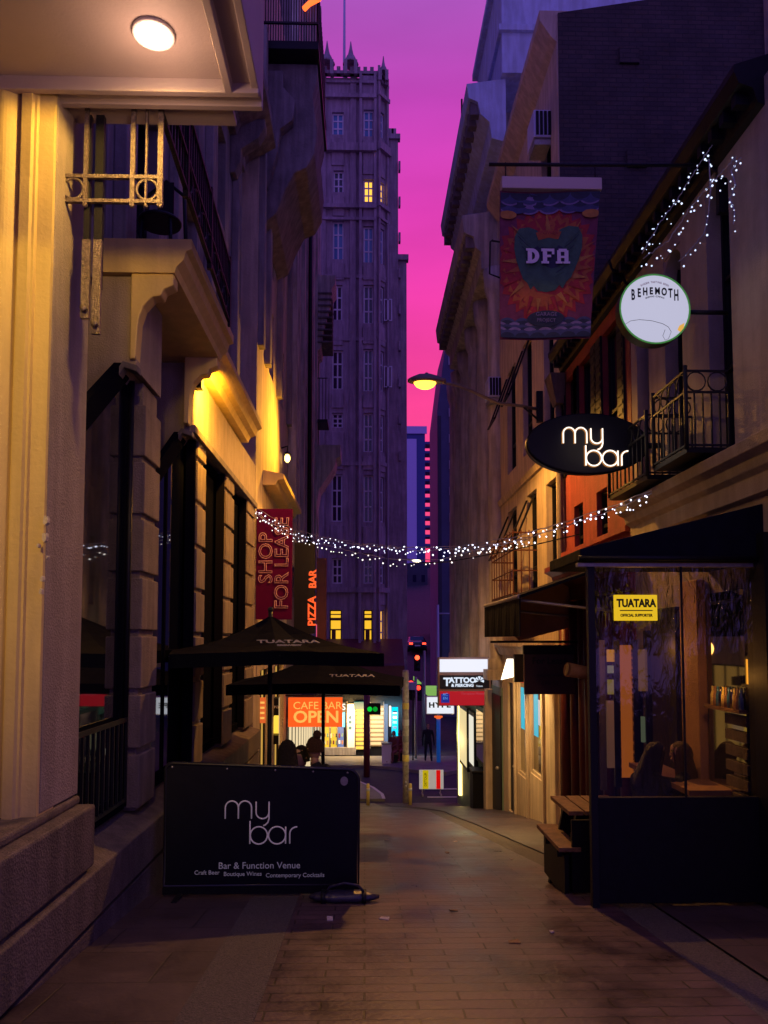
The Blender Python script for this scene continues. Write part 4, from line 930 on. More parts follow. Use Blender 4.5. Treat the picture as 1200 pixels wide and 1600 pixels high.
MB().box(aY(630, 0, 170).x, aY(649, 0, 170).x, 169.8, 169.98, 14, aY(640, 686, 170).z).build('pale_panel', M['fartower'], ft)
MB().box(aY(600, 0, 170).x, aY(664.5, 0, 170).x, 169.6, 169.9, aY(640, 678, 170).z, zt_+.2).build('roof_band', M['fartower'], ft)
for i in range(12):
    z_ = aY(660, 690+i*14.5, 170).z; MB().box(b.x, aY(671, 0, 170).x, 170, 174, z_-.55, z_).build('balcony', M['fardark'], ft)
for (px0, px1, py0, Y_, lab) in ((600, 668, 880, 130, 'dark low building on the left of the far uphill street'), (660, 800, 878, 165, 'dark building closing the top of the far uphill street'), (690, 860, 640, 70, 'dark tall building on the right of the far uphill street')):
    r = thing('hill_building', (aY(px0, 900, Y_).x, Y_, gz(Y_)), lab, 'building', 'dim buildings up the far street')
    a = aY(px0, py0, Y_); b = aY(px1, py0, Y_)
    MB().box(a.x, b.x, Y_, Y_+12, gz(Y_)-3, a.z).build('wall', M['farmass'], r)
    m = MB(); nx = 5
    for i in range(nx):
        for k in range(3): x_ = a.x+(b.x-a.x)*(i+.3)/nx; m.box(x_, x_+(b.x-a.x)/nx*.4, Y_-.05, Y_, a.z-2-2.8*k-1.2, a.z-2-2.8*k)
    m.build('windows', M['glassf'], r)
for (p0, p1, q0, q1, Y_, col, lab) in ((652, 669, 943, 948, 115, (1, .05, .02), 'upper red glowing sign far up the hill street'), (652, 668, 951, 957, 115, (1, .04, .02), 'lower red glowing sign far up the hill street'), (705, 713, 945, 951, 90, (1, .5, .06), 'tiny yellow lit sign far away beside the stone columns'), (704, 713, 953, 959, 90, (1, .05, .02), 'tiny red lit sign far away beside the stone columns')):
    a = aY(p0, q1, Y_); b = aY(p1, q0, Y_)
    r = thing('far_sign', (a.x, Y_, a.z), lab, 'sign', 'lit signs up the hill street'); MB().box(a.x, b.x, Y_, Y_+.3, a.z, b.z).build('box', M['black'], r)
    m = MB(); n_ = 4
    for i in range(n_): x_ = a.x+(b.x-a.x)*(i+.08)/n_; m.box(x_, x_+(b.x-a.x)/n_*.84, Y_-.05, Y_, a.z+.06, b.z-.06)
    m.build('lit_face', glow('far_lit_face', col, 1.6), r)
sl_ = aY(651, 876, 100)
fl = thing('far_street_lamp', (sl_.x-1.5, 100, gz(100)), 'far white street lamp glowing just under the string of lights', 'street lamp')
MB().tube([(sl_.x-1.6, 100, gz(100)), (sl_.x-1.6, 100, sl_.z-.2), (sl_.x-1.2, 100, sl_.z+.2), (sl_.x-.3, 100, sl_.z+.1)], .1, 6).build('pole', M['metal'], fl)
MB().lathe([(.001, -.2), (.5, -.12), (.55, .05), (.001, .15)], sl_, 12, 'Z', 1.1, .5).build('lamp_head', glow('far_lamp_glow', (1, .85, .5), 5), fl)
bp = aY(684, 945, 44); bp2 = thing('signal_pole', (bp.x, 44, gz(44)), 'slim pale bluish pole standing beyond the intersection in front of the hill', 'pole')
MB().tube([(bp.x, 44, gz(44)), (bp.x, 44, bp.z)], .10, 8, .07).build('mast', M['frameb'], bp2)
MB().tube([(bp.x, 44, bp.z-.5), (bp.x+1.0, 44, bp.z-.5)], .04, 6).build('arm', M['frameb'], bp2)

# ------------------------------------------------------------------ vehicles, signals, furniture of the intersection
def car(loc, rz, body, label, lights=True):
    r = thing('parked_car', loc, label, 'car', None, rz)
    m = MB()
    pf = [(-2.1, .3), (-2.15, .75), (-1.9, .95), (-1.25, 1.02), (-.8, 1.42), (.75, 1.45), (1.35, 1.02), (2.0, .85), (2.12, .55), (2.08, .3)]
    n = 7; V = []
    for k in range(n+1):
        s_ = -1+2*k/n; w_ = .86*s_; q = 1-.10*abs(s_)**3
        V.append([m.b.verts.new((x, w_*(1-.18*max(0, (z-1.0)/.45)), .3+(z-.3)*q)) for x, z in pf])
    for A, B in zip(V, V[1:]):
        for i in range(len(pf)):
            f = m.b.faces.new((A[i], A[(i+1) % len(pf)], B[(i+1) % len(pf)], B[i])); f.smooth = True
    m.b.faces.new(V[0]); m.b.faces.new(V[-1][::-1])
    bo = m.build('body', body, r, local=True)
    m = MB(); m.hexa([(-1.27, -.62, 1.06), (-.86, -.6, 1.40), (-.86, .6, 1.40), (-1.27, .62, 1.06), (-1.29, -.62, 1.07), (-.88, -.6, 1.41), (-.88, .6, 1.41), (-1.29, .62, 1.07)]); m.build('rear_window', M['glassf'], r, local=True)
    for x in (-1.3, 1.3):
        for y in (-.78, .78):
            w_ = MB().lathe([(.001, -.1), (.2, -.1), (.31, -.1), (.33, -.06), (.33, .06), (.31, .1), (.2, .1), (.001, .1)], (x, y, .32), 16, 'Y').build('wheel', M['black'], r, local=True)
    for y in (-.6, .6): MB().box(-2.17, -2.12, y-.16, y+.16, .68, .84).build('tail_light', glow('tail_light_glow', (1, .05, .02), 4), r, local=True)
    MB().box(-2.17, -2.13, -.25, .25, .52, .64).build('number_plate', M['white'], r, local=True)
    return r
cp = aY(650, 1000, 72); car((cp.x, 72, gz(72)), PI/2, mat('dark_car_paint', (.02, .02, .03), .25, coat=1), 'small dark car with red tail lights driving up the far street')
def sig(px, py, Y, cols, label, pole=None, grp=None, w=.13):
    c = aY(px, py, Y); r = thing('traffic_light', (c.x, Y, gz(Y) if pole else c.z-.6), label, 'traffic light', grp)
    MB().box(c.x-.17, c.x+.17, Y, Y+.25, c.z-.62, c.z+.32).build('case', M['black'], r, .02)
    for i, cc in enumerate(cols):
        m_ = M['black'] if cc is None else glow('signal_glow', cc, 5)
        MB().lathe([(w, 0), (w*.8, -.04), (.001, -.06)], (c.x, Y, c.z+.12-.28*i), 14, 'Y').build('lens', m_, r)
    if pole: MB().tube([(c.x+pole, Y+.2, gz(Y)), (c.x+pole, Y+.2, c.z+.5)], .07, 8).build('pole', M['metal'], r)
    return r
sig(652, 1031, 42, [(1, .06, .02), None, None], 'round red traffic light hanging beside the tower corner, uppermost of the red ones', .4, 'red traffic lights past the white pole')
sig(642, 1074, 38, [(1, .04, .01), None, None], 'red traffic light just right of the white pole', .25, 'red traffic lights past the white pole', .2)
sig(654, 1078, 44, [(1, .03, .01), None, None], 'red traffic light between the white pole and the white sign', .25, 'red traffic lights past the white pole')
gp = aY(573, 1190, 34)
tl = thing('crossing_signal', (gp.x, 34, gz(34)), 'dark signal pole with a green lit crossing light in front of the shutters', 'traffic light')
MB().tube([(gp.x, 34, gz(34)), (gp.x, 34, aY(573, 1085, 34).z)], .14, 10).build('pole', M['maroon'], tl)
c = aY(577, 1108, 33.8)
MB().box(c.x-.02, c.x+.5, 33.8, 34.0, c.z-.25, c.z+.25).build('case', M['black'], tl, .02)
for i, s_ in enumerate((1, .5)): MB().lathe([(.11, 0), (.09, -.04), (.001, -.05)], (c.x+.02+.24*i, 33.8, c.z), 12, 'Y').build('lens', glow('green_signal_glow', (0, .8, .05), .8*s_), tl)
wp = aY(634, 1250, 28.6)
po = thing('white_pole', (wp.x, 28.6, gz(28.6)), 'thick pale pole plastered with posters, standing at the end of the lane', 'pole')
zt_ = aY(633, 1047, 28.6).z; zm_ = aY(633, 1150, 28.6).z
MB().lathe([(.115, gz(28.6)-.05), (.115, zm_), (.12, zm_+.01), (.12, zt_-.1), (.10, zt_), (.001, zt_)], (wp.x, 28.6, 0), 16).build('shaft', M['conc'], po)
for (h, mm_) in ((2.8, M['white']), (3.4, M['yellow']), (1.5, M['yellow']), (2.2, M['metal'])):
    z_ = gz(28.6)+h; MB().lathe([(.124, z_), (.126, z_+.01), (.126, z_+.22), (.124, z_+.23)], (wp.x, 28.6, 0), 16).build('poster_band', mm_, po)
for i in (0, 1): MB().ball((wp.x, 28.47, gz(28.6)+.62+.14*i), .035, 6).build('reflector', M['white'], po)
for px_, lab in ((575, 'short yellow bollard nearest the umbrella side at the lane end'), (641, 'short yellow bollard at the foot of the pale postered pole')):
    e = aY(px_, 1255, 27.6); zb_ = gz(27.6)
    r = thing('bollard', (e.x, 27.6, zb_), lab, 'bollard', 'yellow bollards at the lane end')
    MB().lathe([(.06, zb_-.02), (.06, zb_+.7), (.045, zb_+.75), (.001, zb_+.76)], (e.x, 27.6, 0), 12).build('post', M['yellow'], r)
    MB().lathe([(.066, zb_+.50), (.066, zb_+.6)], (e.x, 27.6, 0), 12).build('band', M['white'], r)
bx0, bx1 = aY(655, 1200, 30).x, aY(693, 1200, 30).x; zt_, zb_ = aY(660, 1203, 30).z, aY(660, 1233, 30).z
br = thing('road_barrier', ((bx0+bx1)/2, 30, gz(30)), 'white road barrier board with a yellow and a red vertical stripe at the lane end', 'barrier')
MB().box(bx0, bx1, 30, 30.05, zb_, zt_).build('board', mat('barrier_white', (.6, .58, .55), .5, emit=(1, .95, .85), es=.25), br, .008)  # board and stripes emit a little light of their own to look brighter
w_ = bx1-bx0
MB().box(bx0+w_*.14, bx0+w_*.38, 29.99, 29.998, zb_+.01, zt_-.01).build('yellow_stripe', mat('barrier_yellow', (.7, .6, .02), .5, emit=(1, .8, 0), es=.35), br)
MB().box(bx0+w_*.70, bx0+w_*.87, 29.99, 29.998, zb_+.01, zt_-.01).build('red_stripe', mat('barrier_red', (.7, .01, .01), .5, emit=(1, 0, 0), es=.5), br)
c = aY(664, 1218, 29.98); text('DETOUR', .13, (bx0+w_*.26, 29.985, (zb_+zt_)/2), M['black'], br, roll=PI/2)
for x_ in (bx0+.1, bx1-.14): MB().box(x_, x_+.05, 29.7, 30.35, gz(30)-.0, gz(30)+.06).build('foot', M['metal'], br); MB().box(x_, x_+.04, 30.06, 30.1, gz(30)+.05, zb_+.3).build('leg', M['metal'], br)
# HYPE light sign, striped awning and shop sign on the right
def rsign(name, p0, p1, q0, q1, Y, th, m_, lab):
    a = aY(p0, q1, Y); b = aY(p1, q0, Y); r = thing(name, (b.x, Y, a.z), lab, 'sign')
    MB().box(a.x, b.x, Y, Y+th, a.z, b.z).build('box', m_, r, .008); return r, a, b
hy, a, b = rsign('hype_sign', 666, 710, 1088, 1116, 29.0, .25, M['frameb'], 'white glowing sign with dark letters HYPE beneath the tattoo sign')
MB().box(a.x+.03, b.x-.03, 28.985, 29.0, a.z+.03, b.z-.03).build('face', glow('white_sign_glow', (.86, .9, 1), .95), hy)
c = aY(687, 1102, 28.97); text('HYPE', .26, (c.x, 28.98, c.z), M['panel'], hy, sx=1.2, spacing=1.2, bold=.012)
MB().box(b.x, XR, 29.05, 29.1, b.z-.2, b.z-.14).build('bracket', M['iron'], hy)
bs = aY(685, 1121, 37.0)
bq = thing('blue_sign_post', (bs.x, 37.0, gz(37)+.13), 'blue post with an orange top standing under the white glowing sign', 'post')
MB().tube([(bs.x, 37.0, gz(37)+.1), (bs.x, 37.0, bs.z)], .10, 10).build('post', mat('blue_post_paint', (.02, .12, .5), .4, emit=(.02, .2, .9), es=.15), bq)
MB().lathe([(.20, bs.z), (.20, bs.z+.07), (.05, bs.z-.13)][::-1], (bs.x, 37.0, 0), 14).build('orange_top', glow('orange_cap', (1, .15, .02), .9), bq)
gc = thing('green_canopy', aY(672, 1080, 45), 'small yellow green lit canopy across the intersection behind the white sign', 'canopy')
a = aY(650, 1066, 45); b = aY(690, 1087, 45); c = aY(668, 1072, 45)
MB().ext([(a.x, 45, a.z), (c.x, 45, b.z), (b.x, 45, b.z), (b.x, 45, a.z-.35), (c.x, 45, a.z-.35), (a.x, 45, a.z+.25)], (0, 2.5, 0)).build('fascia', glow('green_fascia_glow', (.35, .7, .15), .6), gc)
MB().box(c.x+.5, c.x+.56, 45.2, 45.3, gz(45), b.z).build('post', M['iron'], gc)
bc = thing('pale_street_canopy', aY(620, 1065, 37), 'thin pale blue street canopy edge left of the white pole', 'canopy')
a = aY(603, 1078, 37); b = aY(650, 1067, 37); MB().box(a.x, b.x, 37, 38.5, a.z, b.z).build('fascia', M['blue'], bc); MB().box(b.x-.15, b.x-.08, 37.6, 37.7, gz(37.6), a.z).build('post', M['iron'], bc)
pl = aY(603, 1190, 36.6); r = thing('planter_box', (pl.x, 36.6, gz(36.6)+.13), 'white box planter on the far pavement beside the seated figures', 'planter')
MB().box(aY(597, 0, 36.6).x, aY(611, 0, 36.6).x, 36.6, 37.1, gz(36.6)+.1, aY(600, 1163, 36.6).z).build('box', M['white'], r, .02)
MB().box(aY(596, 0, 36.6).x, aY(612, 0, 36.6).x, 36.55, 37.15, aY(600, 1163, 36.6).z, aY(600, 1161, 36.6).z).build('rim', M['metal'], r)

# tattoo sign stack
TYs = 20.5
ts = thing('tattoo_sign', (XR, TYs, aY(700, 1103, TYs).z), 'stacked TATTOO & PIERCING light box sign with blank white panel above and red one below', 'sign')
a = aY(685, 1103, TYs); b = aY(767, 1027, TYs)
MB().box(a.x, b.x, TYs, TYs+.25, a.z, b.z).build('frame', mat('sign_frame', (.25, .18, .2), .5), ts, .01)
def tp(q0, q1, m_, nm): p = aY(687, q1, TYs); q = aY(764, q0, TYs); return MB().box(p.x, q.x, TYs-.02, TYs-.002, p.z, q.z).build(nm, m_, ts)
tp(1030, 1050, glow('white_panel_glow', (.82, .84, .95), 1.05), 'white_panel')
tp(1055, 1076, mat('dark_panel_face', (.008, .012, .03), .4), 'dark_panel')
tp(1080, 1102, glow('red_panel_glow', (.50, .004, .018), .8), 'red_panel')
wg = glow('white_lettering_glow', (.75, .85, 1), .95)
c = aY(689, 1066, TYs-.03)
text('T', .30, (aY(693, 0, TYs).x, TYs-.03, aY(0, 1067, TYs).z), wg, ts, bold=.010)
text('ATTOO', .19, (aY(716, 0, TYs).x, TYs-.03, aY(0, 1064, TYs).z), wg, ts, bold=.010, sx=1.06)
text('& PIERCING', .105, (aY(716, 0, TYs).x, TYs-.03, aY(0, 1072, TYs).z), wg, ts, bold=.005, sx=1.08)
c = aY(749, 1064, TYs-.03)
m = MB()
for k in range(5):
    t0, t1 = PI*(-.12+.26*k), PI*(-.12+.26*k+.20)
    m.ext([(c.x+.02*math.cos((t0+t1)/2), TYs-.03, c.z+.02*math.sin((t0+t1)/2))]+[(c.x+.125*math.cos(t0+(t1-t0)*j/4), TYs-.03, c.z+.125*math.sin(t0+(t1-t0)*j/4)) for j in range(5)], (0, .005, 0))
m.build('emblem', wg, ts)
text('Tattoo', .065, (c.x, TYs-.03, aY(0, 1073, TYs).z), wg, ts, name='small_lettering')
for i, t_ in enumerate('0949'): text(t_, .07, (aY(761.5, 0, TYs).x, TYs-.03, aY(0, 1059.5+4.6*i, TYs).z), wg, ts, name='small_lettering')
text('The tattoo Museum', .085, (aY(732, 0, TYs).x, TYs-.03, aY(0, 1085, TYs).z), glow('pink_script', (.8, .1, .15), .5), ts, name='script', shear=.3)
p = aY(689, 1098, TYs); q = aY(702, 1084, TYs); bm_ = MB().box(p.x, q.x, TYs-.03, TYs-.022, p.z, q.z).build('blue_square', glow('blue_square_glow', (.004, .02, .30), .8), ts)
text('AC\nEN', .10, ((p.x+q.x)/2, TYs-.035, (p.z+q.z)/2+.05), glow('light_blue_letters', (.1, .35, .9), .9), ts, name='small_lettering')
MB().tube([(b.x+.03, TYs+.12, a.z-.1), (b.x+.03, TYs+.12, b.z+.15)], .025).build('bracket_pole', M['iron'], ts)
lamp('POINT', 'panel_spill', (a.x+.7, TYs-.5, b.z+.0), 6, (.8, .85, 1), ts, .3)

# ================================================================== street lamp over the lane
SL = thing('street_lamp', (XR-.02, 14.4, 3.9), 'orange glowing street lamp on a long curved arm from the beige wall', 'street lamp')
YL = 13.0
h = aY(664, 597, YL); w0 = Vector((XR-.08, 14.4, aX(850, 637, XR).z))
e0 = aY(692, 598, YL)
MB().tube([w0, w0+Vector((-.35, -.2, 0)), aY(778, 630, 13.6), aY(735, 610, 13.3), aY(712, 601, 13.1), e0], .032, 8, .026).build('arm', M['cream_lamp'], SL)
MB().box(XR-.12, XR-.0, 14.36, 14.44, w0.z-.25, w0.z+.35).build('wall_bracket', M['iron'], SL)
MB().tube([w0+Vector((-.02, -.02, -.2)), w0+Vector((-.35, -.2, 0))], .02).build('brace', M['iron'], SL)
m = MB()                                   # cobra head shell: flattened teardrop, long axis across the lane
st_ = [(-.30, .012, .03), (-.24, .09, .06), (-.10, .15, .115), (.08, .155, .12), (.2, .12, .09), (.30, .06, .055), (.36, .04, .04)]
R_ = []
for x_, ry_, rz_ in st_:
    R_.append([m.b.verts.new(h+Vector((x_, ry_*math.cos(t*PI/8), .02+max(-.03, rz_*math.sin(t*PI/8))))) for t in range(16)])
for A, B in zip(R_, R_[1:]):
    for j in range(16):
        f = m.b.faces.new((A[j], A[(j+1) % 16], B[(j+1) % 16], B[j])); f.smooth = True
m.b.faces.new(R_[0]); m.b.faces.new(R_[-1][::-1]); m.build('lamp_head', M['cream_lamp'], SL)
m = MB(); m.lathe([(.001, -.125), (.08, -.115), (.14, -.08), (.175, -.025), (.175, -.0)], h, 20, 'Z', 1.1, .7); m.build('lens', glow('sodium_lens', (1, .42, .04), 4.5, True), SL)
MB().lathe([(.03, .12), (.03, .16), (.001, .165)], h+Vector((.03, 0, 0)), 10).build('photocell', M['cream_lamp'], SL)
lamp('SPOT', 'sodium_light', h+Vector((0, 0, -.12)), 2200, (1, .45, .07), SL, .07, 156, (0, 0, 0), .3)

# ================================================================== signs on the right
YM = 8.5
LOGO = lambda: [
    [(0, 0), (0, .62)]+[(.375-.375*math.cos(t*PI/10), .62+.38*math.sin(t*PI/10)) for t in range(1, 10)]+[(.75, .62), (.75, 0)],
    [(.75, .62)]+[(1.125-.375*math.cos(t*PI/10), .62+.38*math.sin(t*PI/10)) for t in range(1, 10)]+[(1.5, .62), (1.5, 0)],
    [(1.76, .95), (1.76, .35)]+[(2.13-.37*math.cos(t*PI/10), .35-.36*math.sin(t*PI/10)) for t in range(1, 10)]+[(2.5, .35)],
    [(2.5, .95), (2.5, -.02), (2.44, -.22), (2.3, -.36), (2.18, -.40)],
    [(1.42, -.14), (1.42, -1.42)], [(1.93+.49*math.cos(t*PI/12), -.95+.49*math.sin(t*PI/12)) for t in range(25)],
    [(3.46, -.47), (3.46, -1.42)], [(2.97+.49*math.cos(t*PI/12), -.95+.49*math.sin(t*PI/12)) for t in range(25)],
    [(3.70, -1.42), (3.70, -.85)]+[(4.12-.42*math.cos(t*PI/12), -.85+.37*math.sin(t*PI/12)) for t in range(1, 7)]]
def logo(c, s, r, m_, parent, Y, ux=(1, 0, 0), uz=(0, 0, 1), nm='logo'):
    m = MB(); ux = Vector(ux); uz = Vector(uz)
    for st_ in LOGO(): m.tube([Vector(c)+ux*((x-2.06)*s)+uz*((z+.21)*s) for x, z in st_], r, 6)
    return m.build(nm, m_, parent)
c = aY(919, 693, YM); e = aY(1013, 693, YM); t_ = aY(919, 647, YM)
rx_, rz_ = e.x-c.x, t_.z-c.z
ms = thing('oval_bar_sign', (XR, YM, c.z-rz_), 'black oval hanging sign with glowing white neon my bar lettering', 'sign')
def oval(s, y0_, y1_, mm_, nm, par, flat=True):
    m = MB(); m.ext([(c.x+rx_*s*math.cos(t*PI/36), y0_, c.z+rz_*s*math.sin(t*PI/36)) for t in range(72)], (0, y1_-y0_, 0)); return m.build(nm, mm_, par, .006)
oval(1, YM, YM+.16, M['panel'], 'board', ms)
m = MB(); m.tube([(c.x+(rx_+.004)*math.cos(t*PI/36), YM+.02, c.z+(rz_+.004)*math.sin(t*PI/36)) for t in range(72)], .011, 6, closed=True); m.build('rim', M['navy'], ms)
logo((aY(918, 0, YM).x, YM-.035, aY(0, 693, YM).z), .178, .008, glow('neon_white', (1, .86, .74), 1.6), ms, YM, nm='neon_lettering')
logo((aY(918, 0, YM).x, YM-.008, aY(0, 693, YM).z), .178, .014, glow('neon_halo_strip', (1, .40, .10), .35), ms, YM, nm='neon_halo')  # orange halo of the neon, painted as a wider glowing strip
MB().tube([(e.x-.02, YM+.08, c.z+.0), (XR, YM+.08, c.z)], .035).build('bracket', M['iron'], ms)
lamp('POINT', 'neon_light', (c.x, YM-.25, c.z), 2.5, (1, .75, .5), ms, .3)

YBh = 6.9
c = aY(1023, 483, YBh); R0 = aY(1078, 483, YBh).x-c.x
bh = thing('round_beer_sign', (XR, YBh, c.z-R0), 'round white glowing sign lettered BEHEMOTH hanging from a bar beneath the hanging fairy lights', 'sign')
def circ(r, y, n=48): return [(c.x+r*math.cos(t*2*PI/n), y, c.z+r*math.sin(t*2*PI/n)) for t in range(n)]
MB().ext(circ(R0, YBh), (0, .12, 0)).build('case', M['iron'], bh)
m = MB(); m.ext(circ(R0*.965, YBh-.006), (0, .004, 0)); m.build('face', glow('sign_face_white', (.50, .50, .66), 1.0), bh)
m = MB(); m.tube([Vector(p)+Vector((0, 0, 0)) for p in circ(R0*.985, YBh-.006)], .0085, 6, closed=True); m.build('green_rim', glow('green_rim_glow', (.05, .22, .05), .8), bh)
ink = M['panel']
word = 'BEHEMOTH'; hs = [.125, .10, .088, .08, .08, .088, .105, .13]
xw = [-.150, -.108, -.066, -.025, .018, .064, .107, .147]
for i, ch_ in enumerate(word):
    u = xw[i]; text(ch_, hs[i]*1.12, (c.x+u*1.30*R0/.315, YBh-.012, c.z+R0*.50-(.02*(i-3.5)**2*.16)*R0/.32), ink, bh, bold=.0035, ext=.002, sx=.056/hs[i])
def arctext(s, r, a0, a1, sz, m_, nm, sgn=1, cy=0):
    for i, ch_ in enumerate(s):
        if ch_ == ' ': continue
        a_ = a0+(a1-a0)*i/(len(s)-1)
        text(ch_, sz, (c.x+r*math.sin(a_), YBh-.012, c.z+cy+r*math.cos(a_)), m_, bh, name=nm, ext=.001, roll=-a_)
arctext('BIGGER TASTING BEER', R0*.76, -.52, .52, .026, M['leaseline'], 'small_lettering')
arctext('BREWING COMPANY', R0*.62, -.42, .42, .022, ink, 'small_lettering', cy=-R0*.27)
m = MB()                                    # plain line drawing: a long shallow curve and a yellow patch
m.tube([(c.x+R0*x, YBh-.011, c.z+R0*z) for x, z in ((-.86, -.46), (-.7, -.36), (-.45, -.32), (-.1, -.35), (.2, -.43), (.36, -.52))], .0022, 4)
m.tube([(c.x+R0*x, YBh-.011, c.z+R0*z) for x, z in ((.36, -.52), (.44, -.66), (.36, -.86), (.26, -.9), (.2, -.78), (.27, -.6))], .002, 4)
m.build('line_drawing', ink, bh)
MB().ext([(c.x+R0*x, YBh-.011, c.z+R0*z) for x, z in ((.68, -.48), (.82, -.40), (.80, -.55), (.70, -.66), (.62, -.60))], (0, .003, 0)).build('yellow_patch', glow('yellow_patch_glow', (.85, .45, .08), .9), bh)
MB().tube([(c.x+R0, YBh+.06, c.z), (XR, YBh+.06, c.z)], .022).build('bracket_bar', M['iron'], bh)
lamp('POINT', 'sign_glow_light', (c.x, YBh-.2, c.z), .8, (.8, .85, 1), bh, .25)

# hanging banner with bold letters on a red and green flame design
YD = 7.1
dp = thing('banner_pole', (XR, YD, aY(1160, 310, YD).z), 'long black horizontal pole with a diagonal brace that carries the printed cloth banner', 'pole')
pz = aY(900, 257, YD).z
MB().tube([(aY(762, 0, YD).x-.0, YD, aY(762, 257, YD).z), (XR, YD, aY(1160, 259, YD).z)], .017, 8).build('pole', M['iron'], dp)
MB().tube([aY(1112, 262, YD), aY(1158, 302, YD)], .016, 6).build('brace', M['iron'], dp)
MB().box(aY(1150, 0, YD).x, XR+.0, YD-.03, YD+.03, aY(0, 318, YD).z, aY(0, 240, YD).z).build('wall_plate', M['iron'], dp)
db = thing('cloth_banner', (aY(858, 0, YD).x, YD, aY(858, 530, YD).z), 'hanging cloth banner in red, orange and green with bold pale DFA letters', 'banner')
def dxz(px, py): q = aY(px, py, YD); return q
A_, B_, C_, D_ = dxz(781, 530), dxz(921, 530), dxz(937, 298), dxz(781, 298)
def W_(u, v, dy=0):                         # banner coordinates 0..1 from the top left
    t0 = D_+(C_-D_)*u; t1 = A_+(B_-A_)*u; p = t0+(t1-t0)*v; p.y = YD+.015*math.sin(v*3)+.02*math.sin(u*5)-dy; return p
def dcol(n, c_, v=.25): return mat(n, c_, .75, var=v, vs=14, bump=.2, bs=30)
mats = [dcol('banner_navy', (.05, .06, .15)), dcol('banner_plum', (.17, .03, .075)), dcol('banner_red', (.33, .022, .028)), dcol('banner_orange', (.40, .10, .028)), dcol('banner_amber', (.44, .19, .04)), dcol('banner_green', (.045, .11, .08)), dcol('banner_dark', (.02, .03, .06)), dcol('banner_lilac', (.2, .15, .30)), mat('banner_letter', (.8, .72, .8), .7)]
m = MB()
def grid(n, k, dy, fn=None):
    for i in range(n):
        for j in range(k): m.poly([W_(i/n, j/k, dy), W_((i+1)/n, j/k, dy), W_((i+1)/n, (j+1)/k, dy), W_(i/n, (j+1)/k, dy)])
m.mi = 1; grid(6, 10, 0)
m.mi = 0; grid(6, 10, -.004)
def blob(cx, cy, rx1, ry1, mi, dy, n=28, jag=0, teeth=0, a0=0, a1=2*PI, seed=0):
    rnd = random.Random(seed); m.mi = mi; P = []
    for t in range(n):
        a_ = a0+(a1-a0)*t/n; k = 1+(jag if t % 2 else -jag)*(.6+.8*rnd.random()) if jag else 1
        P.append(W_(min(.995, max(.005, cx+rx1*k*math.cos(a_))), min(.995, max(.005, cy-ry1*k*math.sin(a_))), dy))
    m.poly(P)
blob(.5, .5, .52, .37, 2, .003, 60, .07, seed=1)
blob(.5, .5, .45, .335, 3, .006, 60, .06, seed=2)
blob(.5, .5, .40, .30, 2, .009, 60, .05, seed=3)
blob(.5, .49, .345, .26, 3, .012, 50, .05, seed=4)
for k in range(26):                          # flame tongues round the ring
    a_ = 2*PI*k/26+.1; r1_, r2_ = .30, .50+.05*math.sin(k*2.3); wv = .09
    m.mi = (4, 3, 2)[k % 3]
    m.poly([W_(.5+r1_*math.cos(a_-wv), .5-.73*r1_*math.sin(a_-wv), .014+.0002*k), W_(min(.99, max(.01, .5+r2_*math.cos(a_+.08))), .5-.70*r2_*math.sin(a_+.08), .014+.0002*k), W_(.5+r1_*math.cos(a_+wv), .5-.73*r1_*math.sin(a_+wv), .014+.0002*k)])
# winged green shield
m.mi = 5
half = [(0, .30), (.07, .285), (.12, .245), (.20, .225), (.30, .235), (.345, .29), (.35, .37), (.325, .45), (.285, .52), (.25, .575), (.205, .60), (.17, .645), (.135, .62), (.09, .655), (.0, .665)]
m.poly([W_(.5+x, y+.02, .022) for x, y in half]+[W_(.5-x, y+.02, .022) for x, y in half[::-1][1:-1]])
for s_ in (-1, 1):
    for k in range(9):
        m.mi = 6 if k % 2 else 5; x, y = .13+.021*k, .30+.033*k*(1 if k < 7 else .8)
        m.tube([W_(.5+s_*(.33-.02*k), .27+.035*k, .024), W_(.5+s_*(.24-.015*k), .33+.03*k, .024), W_(.5+s_*(.18-.012*k), .36+.028*k, .024)], .004, 4)
blob(.5, .445, .20, .085, 6, .026, 30, seed=5)
blob(.5, .36, .115, .04, 5, .028, 24, .03, seed=6)
m.mi = 3; m.poly([W_(.37, .285, .03), W_(.5, .265, .03), W_(.63, .285, .03), W_(.60, .335, .03), W_(.5, .32, .03), W_(.40, .335, .03)])
def scal(y, n, r_, mi, dy, ph=0, ry_=None):
    for i in range(-1, n+1):
        cx = (i+.5+ph)/n
        m.mi = mi
        P = []
        for t in range(13):
            a_ = PI*t/12; P.append(W_(min(.995, max(.005, cx+r_*math.cos(a_))), y-(ry_ or r_*.55)*math.sin(a_), dy))
        if all((P[0]-P[-1]).length > .001 for _ in (0,)): m.poly(P)
for k, (y_, mi) in enumerate(((.91, 0), (.94, 7), (.955, 0), (.975, 7), (.993, 0))):
    scal(y_, 6, .10, mi, .016+.002*k, .5*(k % 2))
    scal(y_, 6, .085, 6 if mi == 0 else 0, .017+.002*k, .5*(k % 2), .038)
def hang(y, n, r_, mi, dy, ph=0):
    for i in range(-1, n+1):
        cx = (i+.5+ph)/n; m.mi = mi; P = [W_(min(.995, max(.005, cx+r_*math.cos(PI*t/12))), y+r_*.5*math.sin(PI*t/12), dy) for t in range(13)]
        if (P[0]-P[-1]).length > .001: m.poly(P)
for k, (y_, mi) in enumerate(((.10, 7), (.07, 0), (.045, 7), (.02, 0))): hang(y_, 5, .12, mi, .016+.002*k, .5*(k % 2)); hang(y_, 5, .10, 6 if mi == 0 else 0, .017+.002*k, .5*(k % 2))
